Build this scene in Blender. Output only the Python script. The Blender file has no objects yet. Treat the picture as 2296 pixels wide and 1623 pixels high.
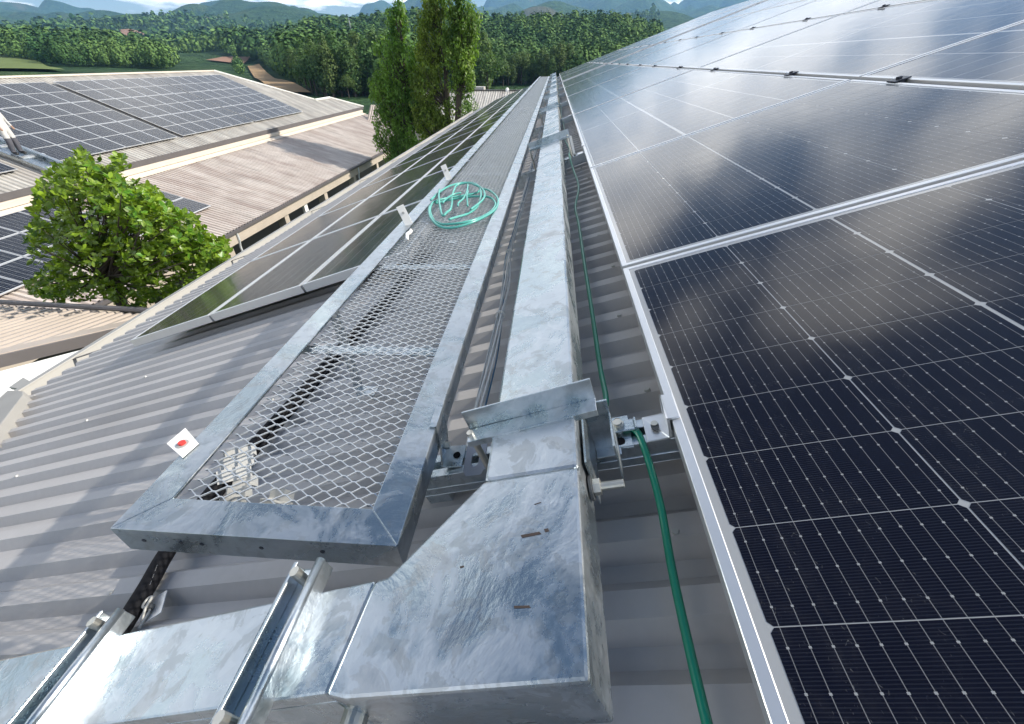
import bpy, bmesh, math, random
import numpy as np
from mathutils import Matrix, Vector
random.seed(7); rng = np.random.default_rng(7)
SC = bpy.context.scene; COL = SC.collection
R_ = math.radians
# ---------------------------------------------------------------- camera, world, sun, exposure
CZ = 9.5                                    # camera height above the yard
FPX, CXP, CYP = 929.0, 1147.5, 811.5         # calibration of the lens on a 2295 px wide picture
CR = Vector((0.99652731, 0.08326657, 0)); CU = Vector((-0.04899228, 0.58633543, 0.80858551)); CB = Vector((0.06732814, -0.80577754, 0.58837869))
cam = bpy.data.cameras.new('camera'); camo = bpy.data.objects.new('camera', cam); COL.objects.link(camo)
cam.sensor_width = 36; cam.lens = FPX / 2295 * 36; cam.clip_start = 0.02; cam.clip_end = 30000
camo.matrix_world = Matrix(((CR.x, CU.x, CB.x, 0), (CR.y, CU.y, CB.y, 0), (CR.z, CU.z, CB.z, CZ), (0, 0, 0, 1)))
SC.camera = camo
SUN_EL, SUN_AZ = R_(35.0), R_(80.0)         # azimuth from +Y towards +X
world = bpy.data.worlds.new('World'); SC.world = world; world.use_nodes = True
def build_world():
    nt = world.node_tree; N = nt.nodes; L = nt.links; N.clear()
    out = N.new('ShaderNodeOutputWorld'); bg = N.new('ShaderNodeBackground'); bg.inputs[1].default_value = 0.085
    sky = N.new('ShaderNodeTexSky'); sky.sky_type = 'NISHITA'; sky.sun_disc = False
    sky.sun_elevation = SUN_EL; sky.sun_rotation = SUN_AZ; sky.altitude = 300; sky.dust_density = 0.6; sky.ozone_density = 2.0
    tc = N.new('ShaderNodeTexCoord'); sep = N.new('ShaderNodeSeparateXYZ'); L.new(tc.outputs['Generated'], sep.inputs[0])
    # clouds: a noise layer on a flat deck seen in perspective
    mz = N.new('ShaderNodeMath'); mz.operation = 'MAXIMUM'; L.new(sep.outputs['Z'], mz.inputs[0]); mz.inputs[1].default_value = 0.0
    az = N.new('ShaderNodeMath'); az.operation = 'ADD'; L.new(mz.outputs[0], az.inputs[0]); az.inputs[1].default_value = 0.16
    dx = N.new('ShaderNodeMath'); dx.operation = 'DIVIDE'; L.new(sep.outputs['X'], dx.inputs[0]); L.new(az.outputs[0], dx.inputs[1])
    dy = N.new('ShaderNodeMath'); dy.operation = 'DIVIDE'; L.new(sep.outputs['Y'], dy.inputs[0]); L.new(az.outputs[0], dy.inputs[1])
    cb = N.new('ShaderNodeCombineXYZ'); L.new(dx.outputs[0], cb.inputs[0]); L.new(dy.outputs[0], cb.inputs[1]); cb.inputs[2].default_value = 1.3
    n1 = N.new('ShaderNodeTexNoise'); n1.inputs['Scale'].default_value = 1.9; n1.inputs['Detail'].default_value = 7; n1.inputs['Roughness'].default_value = 0.56
    L.new(cb.outputs[0], n1.inputs['Vector'])
    rp = N.new('ShaderNodeValToRGB'); rp.color_ramp.elements[0].position = 0.50; rp.color_ramp.elements[1].position = 0.60
    rp.color_ramp.elements[0].color = (0, 0, 0, 1); rp.color_ramp.elements[1].color = (1, 1, 1, 1); zr = N.new('ShaderNodeValToRGB'); e = zr.color_ramp.elements; L.new(sep.outputs['Z'], zr.inputs[0])
    while len(e) < 7: e.new(0.5)
    for i, (p_, v_) in enumerate(((0.0, .455), (0.09, .475), (0.19, .64), (0.34, .60), (0.49, .49), (0.66, .57), (0.79, .37))): e[i].position = p_; e[i].color = (v_, v_, v_, 1)
    ad = N.new('ShaderNodeMath'); ad.operation = 'ADD'; L.new(n1.outputs[0], ad.inputs[0]); L.new(zr.outputs[0], ad.inputs[1])
    sb_ = N.new('ShaderNodeMath'); sb_.operation = 'SUBTRACT'; L.new(ad.outputs[0], sb_.inputs[0]); sb_.inputs[1].default_value = 0.5; L.new(sb_.outputs[0], rp.inputs[0])
    n2 = N.new('ShaderNodeTexNoise'); n2.inputs['Scale'].default_value = 2.6; n2.inputs['Detail'].default_value = 5; L.new(cb.outputs[0], n2.inputs['Vector'])
    cr = N.new('ShaderNodeValToRGB'); cr.color_ramp.elements[0].position = 0.3; cr.color_ramp.elements[1].position = 0.7
    cr.color_ramp.elements[0].color = (8.5, 9.2, 10.4, 1); cr.color_ramp.elements[1].color = (26.0, 25.0, 23.4, 1); L.new(n2.outputs[0], cr.inputs[0])
    mx = N.new('ShaderNodeMix'); mx.data_type = 'RGBA'; L.new(rp.outputs[0], mx.inputs[0]); L.new(sky.outputs[0], mx.inputs[6]); L.new(cr.outputs[0], mx.inputs[7])
    L.new(mx.outputs[2], bg.inputs[0]); L.new(bg.outputs[0], out.inputs[0])
build_world()
sun = bpy.data.lights.new('sun', 'SUN'); sun.energy = 5.0; sun.angle = R_(0.55); sun.color = (1.0, 0.93, 0.82)
suno = bpy.data.objects.new('sun', sun); COL.objects.link(suno)
SUND = Vector((math.sin(SUN_AZ) * math.cos(SUN_EL), math.cos(SUN_AZ) * math.cos(SUN_EL), math.sin(SUN_EL)))
suno.matrix_world = Matrix.Translation((30, 20, 40)) @ SUND.to_track_quat('Z', 'Y').to_matrix().to_4x4()
SC.view_settings.view_transform = 'Standard'; SC.view_settings.look = 'None'
SC.view_settings.gamma = 1.0; SC.view_settings.use_curve_mapping = False
SC.view_settings.exposure = 0.55
SC.cycles.max_bounces = 6; SC.cycles.volume_bounces = 1; SC.cycles.transparent_max_bounces = 6
SC.cycles.diffuse_bounces = 3; SC.cycles.glossy_bounces = 4

# ---------------------------------------------------------------- small helpers
def ray(x, y):
    a, b = (x - CXP) / FPX, (y - CYP) / FPX
    return CR * a - CU * b - CB
def at(x, y, Y=None, X=None, Z=None):         # a point of the place on the sight line through (x, y)
    d = ray(x, y)
    t = Y / d.y if Y is not None else (X / d.x if X is not None else Z / d.z)
    return Vector((d.x * t, d.y * t, d.z * t + CZ))
S = R_(18.9555); cS, sS = math.cos(S), math.sin(S); H = 0.39
def frame(xa, ya, za, o):
    return Matrix(((xa[0], ya[0], za[0], o[0]), (xa[1], ya[1], za[1], o[1]), (xa[2], ya[2], za[2], o[2]), (0, 0, 0, 1)))
RN = (-sS, 0, cS)
RM = frame((0, 1, 0), (-cS, 0, -sS), RN, (sS * H, 0, CZ - cS * H))     # roof frame: x along the roof, y down the slope, z off it
LS, LD = R_(22.0), 11.0
LN = (math.sin(LS), 0, math.cos(LS))
LM = frame((math.cos(LS), 0, -math.sin(LS)), (0, 1, 0), LN, (-LD * LN[0], 0, CZ - LD * LN[2]))   # x down the slope, y along, z off
T3 = Matrix.Translation
class MB:
    def __init__(s): s.v = []; s.f = []; s.m = []; s.uv = None
    def box(s, x0, x1, y0, y1, z0, z1, mi=0, M=None):
        c = [(x0, y0, z0), (x1, y0, z0), (x1, y1, z0), (x0, y1, z0), (x0, y0, z1), (x1, y0, z1), (x1, y1, z1), (x0, y1, z1)]
        if M is not None: c = [tuple(M @ Vector(p)) for p in c]
        k = len(s.v); s.v += c
        for q in ((3, 2, 1, 0), (4, 5, 6, 7), (0, 1, 5, 4), (1, 2, 6, 5), (2, 3, 7, 6), (3, 0, 4, 7)): s.f.append(tuple(k + i for i in q)); s.m.append(mi)
        return s
    def prism(s, poly, z0, z1, M=None, mi=0):
        k = len(s.v); n = len(poly); c = [(x, y, z0) for x, y in poly] + [(x, y, z1) for x, y in poly]
        if M is not None: c = [tuple(M @ Vector(p)) for p in c]
        s.v += c; s.f.append(tuple(k + i for i in reversed(range(n)))); s.f.append(tuple(k + n + i for i in range(n)))
        for i in range(n): j = (i + 1) % n; s.f.append((k + i, k + j, k + n + j, k + n + i))
        s.m += [mi] * (n + 2); return s
    def tube(s, pts, r, n=8, cap=True, mi=0):
        pts = [Vector(p) for p in pts]; k = len(s.v); up = Vector((0, 0, 1)); rr = r if isinstance(r, (list, tuple)) else [r] * len(pts)
        a = None
        for i, p in enumerate(pts):
            t = (pts[min(i + 1, len(pts) - 1)] - pts[max(i - 1, 0)]).normalized()
            if a is None: a = t.orthogonal().normalized()
            a = (a - t * a.dot(t)).normalized(); b = t.cross(a)
            for j in range(n):
                w = 2 * math.pi * j / n; s.v.append(tuple(p + (a * math.cos(w) + b * math.sin(w)) * rr[i]))
        for i in range(len(pts) - 1):
            for j in range(n):
                q = k + i * n; s.f.append((q + j, q + (j + 1) % n, q + n + (j + 1) % n, q + n + j)); s.m.append(mi)
        if cap:
            s.f.append(tuple(k + j for j in reversed(range(n)))); s.f.append(tuple(k + (len(pts) - 1) * n + j for j in range(n))); s.m += [mi, mi]
        return s
    def cyl(s, p, q, r, n=12): return s.tube([p, q], r, n)
    def face(s, pts, mi=0): k = len(s.v); s.v += [tuple(p) for p in pts]; s.f.append(tuple(range(k, k + len(pts)))); s.m.append(mi); return s
    def mesh(s, name, mats, bevel=0, smooth=False, seg=2):
        me = bpy.data.meshes.new(name); me.from_pydata(s.v, [], s.f)
        for m in (mats if isinstance(mats, (list, tuple)) else [mats]): me.materials.append(m)
        if any(s.m): me.polygons.foreach_set('material_index', s.m)
        if bevel:
            bm = bmesh.new(); bm.from_mesh(me); bmesh.ops.remove_doubles(bm, verts=bm.verts, dist=1e-6)
            es = [e for e in bm.edges if len(e.link_faces) == 2 and e.calc_face_angle(0) > 0.5]
            bmesh.ops.bevel(bm, geom=es, offset=bevel, segments=seg, profile=0.5, affect='EDGES', clamp_overlap=True)
            bm.to_mesh(me); bm.free()
        if smooth: me.polygons.foreach_set('use_smooth', [True] * len(me.polygons))
        me.update(); return me
def smooth_path(pts, k=6):
    P = [Vector(p) for p in pts]; out = []
    for i in range(len(P) - 1):
        a, b, c, d = P[max(i - 1, 0)], P[i], P[i + 1], P[min(i + 2, len(P) - 1)]
        for j in range(k):
            t = j / k; out.append(0.5 * ((2 * b) + (c - a) * t + (2 * a - 5 * b + 4 * c - d) * t * t + (3 * b - a - 3 * c + d) * t ** 3))
    return out + [P[-1]]
def link(name, me, parent=None, M=None, label=None):
    o = bpy.data.objects.new(name, me); COL.objects.link(o)
    if parent is not None: o.parent = parent
    if M is not None:
        if parent is None: o.matrix_world = M
        else: o.matrix_local = M
    if label: o['label'] = label
    return o
def tag(o, label, cat, group=None, kind=None):
    o['label'] = label; o['category'] = cat
    if group: o['group'] = group
    if kind: o['kind'] = kind
    return o
def thing(name, label, cat, M=None, group=None):
    o = bpy.data.objects.new(name, None); o.empty_display_size = 0.1; COL.objects.link(o)
    if M is not None: o.matrix_world = M
    return tag(o, label, cat, group)
def part(name, mb, mat, parent, bevel=0, smooth=False, M=None, label=None):
    return link(name, mb.mesh(name, mat, bevel, smooth) if isinstance(mb, MB) else mb, parent, M, label)
def struct(name, me, label=None, kind='structure', M=None):
    o = link(name, me, None, M); o['kind'] = kind
    if label: o['label'] = label
    return o
ORD = ['first', 'second', 'third', 'fourth', 'fifth', 'sixth', 'seventh', 'eighth', 'ninth', 'tenth', 'eleventh', 'twelfth', 'thirteenth', 'fourteenth', 'fifteenth', 'sixteenth']

# ---------------------------------------------------------------- materials
class NT:
    def __init__(s, name):
        s.m = bpy.data.materials.new(name); s.m.use_nodes = True; s.t = s.m.node_tree; s.N = s.t.nodes; s.b = s.N['Principled BSDF']; s._tc = None
    def n(s, typ, **kw):
        o = s.N.new('ShaderNode' + typ)
        for k, v in kw.items(): setattr(o, k, v)
        return o
    def l(s, a, b): s.t.links.new(a, b)
    @property
    def tc(s):
        if s._tc is None: s._tc = s.n('TexCoord')
        return s._tc
    def put(s, sock, v):
        if hasattr(v, 'is_output'): s.l(v, sock)
        elif isinstance(v, (tuple, list)) and len(v) == 3 and sock.type == 'RGBA': sock.default_value = (*v, 1)
        else: sock.default_value = v
    def math(s, op, a, b=None, c=None):
        o = s.n('Math', operation=op); s.put(o.inputs[0], a)
        if b is not None: s.put(o.inputs[1], b)
        if c is not None: s.put(o.inputs[2], c)
        return o.outputs[0]
    def noise(s, scale, detail=4, rough=0.55, vec=None, sc=None, dist=0):
        o = s.n('TexNoise'); o.inputs['Scale'].default_value = scale; o.inputs['Detail'].default_value = detail; o.inputs['Roughness'].default_value = rough
        o.inputs['Distortion'].default_value = dist
        v = vec if vec is not None else s.tc.outputs['Object']
        if sc is not None:
            mp = s.n('Mapping'); s.l(v, mp.inputs[0]); mp.inputs['Scale'].default_value = sc; v = mp.outputs[0]
        s.l(v, o.inputs['Vector']); return o.outputs[0]
    def ramp(s, f, stops):
        o = s.n('ValToRGB'); e = o.color_ramp.elements
        while len(e) < len(stops): e.new(0.5)
        for i, (p, c) in enumerate(stops):
            e[i].position = p; e[i].color = (*c, 1) if isinstance(c, tuple) else (c, c, c, 1)
        s.l(f, o.inputs[0]); return o.outputs[0]
    def mix(s, f, a, b, mode='MIX'):
        o = s.n('Mix', data_type='RGBA', blend_type=mode); s.put(o.inputs[0], f); s.put(o.inputs[6], a); s.put(o.inputs[7], b); return o.outputs[2]
    def bump(s, h, st=0.3, d=0.01):
        o = s.n('Bump'); o.inputs['Strength'].default_value = st; o.inputs['Distance'].default_value = d; s.l(h, o.inputs['Height']); s.l(o.outputs[0], s.b.inputs['Normal'])
    def set(s, **kw):
        nm = dict(col='Base Color', rough='Roughness', metal='Metallic', spec='Specular IOR Level', ior='IOR', coat='Coat Weight', coatr='Coat Roughness', trans='Transmission Weight', sub='Subsurface Weight', alpha='Alpha')
        for k, v in kw.items(): s.put(s.b.inputs[nm[k]], v)
        return s
def simple(name, col, rough=0.5, metal=0.0, var=0.15, scale=6.0, spec=0.5):
    m = NT(name); n = m.noise(scale, 5)
    c = m.mix(n, tuple(x * (1 - var) for x in col), tuple(min(1, x * (1 + var)) for x in col))
    m.set(col=c, rough=rough, metal=metal, spec=spec); return m.m
def galvanised(name, base=0.53, r0=0.13, r1=0.36, scale=1.0, scratch=True, blotch=1.0):
    m = NT(name)
    a = m.noise(9 * scale, 6, 0.62, dist=0.5); b = m.noise(34 * scale, 5, 0.65, dist=0.5); c = m.noise(160 * scale, 3); e = m.noise(17 * scale, 5, 0.65, dist=0.7)
    v = m.n('TexVoronoi'); v.inputs['Scale'].default_value = 75 * scale; m.l(m.tc.outputs['Object'], v.inputs['Vector'])
    f = m.ramp(a, [(0.44, 0.0), (0.54, 1.0)])
    col = m.mix(f, (base * .74, base * .87, base * .93), (base * 1.06, base * 1.14, base * 1.2))
    col = m.mix(m.ramp(b, [(0.54, 0.0), (0.58, 0.45 * blotch)]), col, (base * .62, base * .66, base * .66))
    col = m.mix(m.ramp(e, [(0.58, 0.0), (0.61, 0.35 * blotch)]), col, (base * .70, base * .69, base * .66))
    col = m.mix(m.ramp(e, [(0.35, 0.35 * blotch), (0.39, 0.0)]), col, (base * 1.35, base * 1.4, base * 1.42))
    col = m.mix(m.math('MULTIPLY', m.n_sep(v.outputs['Color']), 0.25), col, (base * .72, base * .8, base * .88))
    if scratch:
        sc = m.noise(26, 3, 0.6, sc=(1, 5, 1), dist=6.0); col = m.mix(m.ramp(sc, [(0.76, 0.0), (0.78, 0.6)]), col, (0.12, 0.12, 0.115))
    rg = m.math('ADD', m.math('MULTIPLY', f, (r1 - r0) * .6), m.math('MULTIPLY_ADD', b, (r1 - r0) * .8, r0))
    m.set(col=col, rough=rg, metal=0.95, spec=0.5)
    h = m.math('ADD', m.math('MULTIPLY', a, 1.0), m.math('MULTIPLY', c, 0.06)); m.bump(h, 0.16, 0.01)
    return m.m
def _nsep(self, sock):
    o = self.n('SeparateColor'); self.l(sock, o.inputs[0]); return o.outputs[0]
NT.n_sep = _nsep
def roof_paint(name, lo, hi, streak_sc, rough=0.48, rust=None, rust_amt=0.5, spec=0.4, dirt=(0.03, 0.028, 0.028), dirt_amt=0.5):
    m = NT(name); st = m.noise(1.0, 6, 0.6, sc=streak_sc); a = m.noise(1.3, 5); g = m.noise(60, 3)
    col = m.mix(m.ramp(a, [(0.3, 0.0), (0.7, 1.0)]), lo, hi)
    col = m.mix(m.ramp(st, [(0.5, 0.0), (0.75, dirt_amt)]), col, dirt)
    if rust:
        r = m.noise(0.45, 6, 0.65, sc=tuple(x * 1.7 for x in streak_sc)); col = m.mix(m.ramp(r, [(0.42, 0.0), (0.62, rust_amt)]), col, rust)
    col = m.mix(m.math('MULTIPLY', g, 0.12), col, (0.02, 0.02, 0.02))
    m.set(col=col, rough=rough, spec=spec); m.bump(a, 0.06, 0.02); return m.m
M_GALV = galvanised('galvanised_steel')
M_GALV2 = galvanised('galvanised_frame', 0.50, 0.13, 0.38, 1.3, True, 0.7)
M_ALU = galvanised('mill_aluminium', 0.58, 0.2, 0.36, 1.6, False, 0.5)
M_MESH = simple('zinc_mesh', (0.62, 0.65, 0.67), 0.34, 0.7, 0.08, 9)
M_ALUF = simple('anodised_frame', (0.72, 0.73, 0.74), 0.36, 0.75, 0.05, 12)
M_STAIN = simple('stainless_plate', (0.36, 0.40, 0.49), 0.45, 0.25, 0.06, 20)
M_BOLT = simple('zinc_bolt', (0.6, 0.58, 0.52), 0.36, 0.9, 0.15, 60)
M_ROOF = roof_paint('roof_grey_paint', (0.44, 0.422, 0.415), (0.53, 0.51, 0.50), (2.2, 0.4, 1), rough=0.5, dirt=(0.13, 0.11, 0.10), dirt_amt=0.5)
M_LROOF = roof_paint('roof_pale_grey', (0.42, 0.41, 0.38), (0.58, 0.55, 0.50), (0.15, 1.6, 1), rust=(0.25, 0.22, 0.2), rust_amt=0.55)
M_LOWROOF = roof_paint('roof_rusty_beige', (0.52, 0.465, 0.42), (0.64, 0.58, 0.53), (0.3, 1.4, 1), rust=(0.24, 0.15, 0.12), rust_amt=0.45, dirt=(0.1, 0.085, 0.08), dirt_amt=0.4)
M_CREAM = roof_paint('roof_cream_paint', (0.42, 0.36, 0.31), (0.50, 0.43, 0.37), (0.4, 1.5, 1), dirt_amt=0.12)
M_CREAMWALL = simple('cream_render', (0.64, 0.56, 0.47), 0.8, 0, 0.12, 1.5)
M_CONC = simple('weathered_concrete', (0.40, 0.35, 0.29), 0.85, 0, 0.25, 1.2)
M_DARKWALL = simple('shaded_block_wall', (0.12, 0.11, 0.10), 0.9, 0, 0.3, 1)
M_WHITEWALL = simple('white_render', (0.80, 0.79, 0.74), 0.8, 0, 0.05, 2)
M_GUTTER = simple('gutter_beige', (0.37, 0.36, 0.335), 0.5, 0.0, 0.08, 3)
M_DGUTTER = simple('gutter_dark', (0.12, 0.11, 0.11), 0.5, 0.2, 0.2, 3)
M_BLACK = simple('black_rubber', (0.005, 0.0055, 0.008), 0.7, 0, 0.2, 30, 0.18)
M_GREEN = simple('green_pvc', (0.0, 0.19, 0.115), 0.33, 0, 0.1, 30)
M_TEAL = simple('teal_hose', (0.09, 0.37, 0.32), 0.26, 0, 0.12, 20)
M_WHITE = simple('white_plastic', (0.82, 0.81, 0.78), 0.45, 0, 0.03, 20)
M_GREYTIE = simple('pale_cable_sheath', (0.5, 0.52, 0.52), 0.45, 0, 0.1, 20)
M_BLUE = simple('blue_cable_sheath', (0.04, 0.14, 0.24), 0.4, 0, 0.1, 20)
M_DGREY = simple('dark_cable_sheath', (0.05, 0.055, 0.06), 0.4, 0, 0.1, 20)
M_RED = simple('red_pin', (0.62, 0.04, 0.03), 0.4, 0, 0.1, 30)
M_GREYRING = simple('grey_washer', (0.42, 0.42, 0.40), 0.5, 0.2, 0.1, 30)
M_SCRATCH = simple('rust_scratch', (0.055, 0.04, 0.035), 0.8, 0, 0.3, 80)
M_PRINT = simple('cable_print', (0.16, 0.16, 0.16), 0.6, 0, 0.05, 30)
M_BARK = simple('bark', (0.07, 0.055, 0.042), 0.9, 0, 0.4, 9)
M_CLAMP = simple('dark_clamp', (0.05, 0.055, 0.07), 0.4, 0.6, 0.1, 20)

def foliage_mat(name, lo, hi, trans=0.3, rough=0.5, nsc=2.0, spec=0.35):
    m = NT(name); n = m.noise(nsc, 4); inf = m.n('ObjectInfo')
    c = m.mix(m.ramp(n, [(0.3, 0.0), (0.7, 1.0)]), lo, hi)
    geo = m.n('NewGeometry'); rnd = m.math('MULTIPLY_ADD', geo.outputs['Random Per Island'], 0.7, 0.65)
    hsv = m.n('HueSaturation'); m.l(c, hsv.inputs['Color']); m.l(rnd, hsv.inputs['Value']); 
    m.l(m.math('MULTIPLY_ADD', inf.outputs['Random'], 0.05, 0.475), hsv.inputs['Hue'])
    m.set(col=hsv.outputs[0], rough=rough, spec=spec)
    tr = m.n('BsdfTranslucent'); mx = m.n('MixShader'); mx.inputs[0].default_value = trans
    br = m.mix(1.0, hsv.outputs[0], (1.5, 1.6, 0.6), 'MULTIPLY'); m.l(br, tr.inputs[0])
    m.l(m.b.outputs[0], mx.inputs[1]); m.l(tr.outputs[0], mx.inputs[2]); m.l(mx.outputs[0], m.N['Material Output'].inputs[0])
    return m.m
M_LEAF = foliage_mat('almond_leaf', (0.04, 0.11, 0.009), (0.20, 0.34, 0.028), 0.30, 0.38, 3, 0.5)
M_LEAF2 = foliage_mat('tall_tree_leaf', (0.07, 0.15, 0.028), (0.22, 0.33, 0.06), 0.46, 0.45, 0.6, 0.4)
M_FOREST = foliage_mat('forest_leaf', (0.035, 0.085, 0.028), (0.15, 0.22, 0.06), 0.25, 0.6, 0.25, 0.2)
M_FOREST2 = foliage_mat('forest_leaf_far', (0.022, 0.066, 0.026), (0.16, 0.225, 0.06), 0.0, 0.8, 0.022, 0.1)

def panel_mat(name, cells=True, dust=0.5, line=0.45, base=(0.004, 0.0045, 0.012), rough=0.12, BUS=0.38, mid_w=0.06, FG=0.018, PAD=0.6, WIDE=3.0, NX=5.0, SPEC=0.5, GY=0.75):
    m = NT(name); uv = m.n('UVMap'); sp = m.n('SeparateXYZ'); m.l(uv.outputs[0], sp.inputs[0]); X, Y = sp.outputs[0], sp.outputs[1]
    def near(s, w):       # 1 where s is within w of an integer
        d = m.math('ABSOLUTE', m.math('SUBTRACT', m.math('FRACT', m.math('ADD', s, 0.5)), 0.5)); return m.math('LESS_THAN', d, w)
    bus = near(m.math('ADD', m.math('MULTIPLY', X, 12.0), 0.5), 0.018)
    pad = m.math('MULTIPLY', near(m.math('ADD', m.math('MULTIPLY', X, 12.0), 0.5), 0.066), near(m.math('ADD', m.math('MULTIPLY', Y, 3.0), 0.5), 0.028))
    fing = near(m.math('MULTIPLY', Y, 34.0), 0.16)
    msk = m.math('MAXIMUM', m.math('MULTIPLY', bus, BUS), m.math('MULTIPLY', pad, PAD))
    msk = m.math('MAXIMUM', msk, m.math('MULTIPLY', fing, FG))
    if cells:
        gx = near(X, 0.010); gy = near(Y, 0.012)
        wide = m.math('LESS_THAN', m.math('ABSOLUTE', m.math('SUBTRACT', X, WIDE)), 0.030)
        mid = m.math('LESS_THAN', m.math('ABSOLUTE', m.math('SUBTRACT', Y, 12.0)), mid_w)
        edge = m.math('MAXIMUM', m.math('LESS_THAN', X, 0.0), m.math('MAXIMUM', m.math('GREATER_THAN', X, NX), m.math('LESS_THAN', Y, 0.0)))
        g = m.math('MAXIMUM', m.math('MAXIMUM', gx, m.math('MULTIPLY', gy, GY)), m.math('MAXIMUM', wide, mid)); g = m.math('MAXIMUM', g, m.math('MULTIPLY', edge, 0.6))
        msk = m.math('MAXIMUM', msk, g)
    col = m.mix(msk, base, (line, line * 1.02, line * 1.03))
    d = m.noise(7, 8, 0.7, dist=0.5); d2 = m.noise(55, 5, 0.65, sc=(1, 1.6, 1), dist=1.0)
    dd = m.math('MULTIPLY', m.ramp(d, [(0.46, 0.0), (0.78, 1.0)]), m.ramp(d2, [(0.45, 0.15), (0.72, 1.0)]))
    col = m.mix(m.math('MULTIPLY', dd, 0.11 * dust), col, (0.34, 0.33, 0.31))
    fl = m.noise(70, 3, 0.6, sc=(1, 2.2, 1), dist=3.0); col = m.mix(m.math('MULTIPLY', m.ramp(fl, [(0.66, 0.0), (0.70, 0.8)]), m.math('MULTIPLY', m.ramp(d, [(0.48, 0.05), (0.62, 1.0)]), 0.5 * dust)), col, (0.42, 0.41, 0.38))
    m.set(col=col, rough=m.math('MULTIPLY_ADD', d, 0.09, rough - 0.04), spec=SPEC, ior=1.5)
    m.bump(m.noise(3.5, 3), 0.05, 0.02)
    return m.m
M_PANEL = panel_mat('solar_laminate', BUS=0.12, line=0.36, PAD=0.3)
M_PANELS = panel_mat('solar_laminate_small', dust=2.2, base=(0.065, 0.060, 0.054), BUS=0.2, line=0.36, PAD=0.0, WIDE=-9.0, NX=6.0, GY=0.12)  # pale haze reflection put into the grey-brown base colour, besides heavier dust
M_CELL = panel_mat('solar_cell_print', cells=False, dust=0.8, SPEC=0.38, base=(0.0028, 0.0026, 0.008))
M_SHEET = panel_mat('solar_backsheet', cells=False, dust=0.3, base=(0.32, 0.33, 0.34), line=0.32)
M_PANELF = panel_mat('solar_laminate_far', dust=0.0, SPEC=0.3, base=(0.010, 0.014, 0.024), rough=0.22, line=0.55, BUS=0.06, mid_w=0.16, FG=0.0, PAD=0.0, WIDE=-9.0, NX=6.0)

# ---------------------------------------------------------------- terrain
TX = [-900, 0, 200, 400, 600, 750, 900, 1050, 1200, 1350, 1500, 1900, 2600]
TR = {  # distance : picture height at which the ground of that distance would stand, per bearing
    210: [168, 168, 168, 172, 196, 206, 206, 205, 205, 205, 205, 205, 205],
    350: [155, 155, 157, 163, 182, 170, 156, 148, 146, 146, 150, 150, 150],
    550: [148, 148, 150, 154, 160, 112, 92, 86, 84, 82, 100, 110, 115],
    750: [140, 138, 140, 147, 126, 88, 80, 84, 84, 88, 104, 110, 115],
    1000: [126, 124, 128, 130, 104, 86, 90, 98, 104, 104, 106, 110, 112],
    1600: [106, 100, 104, 102, 88, 86, 86, 88, 90, 90, 96, 100, 100],
    2400: [78, 76, 76, 72, 70, 68, 62, 54, 50, 56, 66, 70, 70],
    3500: [44, 28, 30, 42, 48, 44, 50, 50, 48, 50, 52, 52, 52],
    4600: [60, 60, 60, 60, 60, 56, 44, 30, 24, 28, 30, 30, 30],
    6000: [60, 60, 60, 60, 60, 52, 34, 4, -8, 4, -2, 4, 8]}
def bearing(x): d = ray(x, 135); return math.atan2(d.x, d.y)
T_AZ = np.array([bearing(x) for x in TX]); T_R = np.array([70, 130] + sorted(TR))
def _tan(x, y): d = ray(x, y); return d.z / math.hypot(d.x, d.y)
T_Z = np.array([[0.0] * len(TX), [0.0] * len(TX)] + [[_tan(min(max(x, 0), 2200), y) * r + CZ for x, y in zip(TX, TR[r])] for r in sorted(TR)])
def fbm(x, y, octs, seed):
    r = np.random.default_rng(seed); z = 0; 
    for k in range(octs):
        for _ in range(3):
            a, p = r.uniform(0, 6.28), r.uniform(0, 6.28); f = 2.0 ** k * r.uniform(.8, 1.25)
            z = z + np.sin((x * np.cos(a) + y * np.sin(a)) * f + p) / (1.75 ** k) / 2
    return z
def ground_z(x, y):
    x = np.asarray(x, float); y = np.asarray(y, float); r = np.hypot(x, y); az = np.arctan2(x, y)
    ia = np.clip(np.interp(az, T_AZ, np.arange(len(TX))), 0, len(TX) - 1.0001); ir = np.clip(np.interp(r, T_R, np.arange(len(T_R))), 0, len(T_R) - 1.0001)
    a0 = ia.astype(int); fa = ia - a0; fa = fa * fa * (3 - 2 * fa); r0 = ir.astype(int); fr = ir - r0
    z = (T_Z[r0, a0] * (1 - fa) + T_Z[r0, a0 + 1] * fa) * (1 - fr) + (T_Z[r0 + 1, a0] * (1 - fa) + T_Z[r0 + 1, a0 + 1] * fa) * fr
    k = np.clip((r - 150) / 400, 0, 1)
    n = fbm(x / 260, y / 260, 4, 3) * (0.006 + 0.009 * np.clip((r - 320) / 450, 0, 1)) + fbm(x / 70, y / 70, 2, 5) * 0.0015
    rid = (0.55 - np.abs(fbm(x / 420, y / 420, 5, 9))) * 0.013 * np.clip((r - 1200) / 1500, 0, 1)
    return z + k * r * (n + rid)
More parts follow.
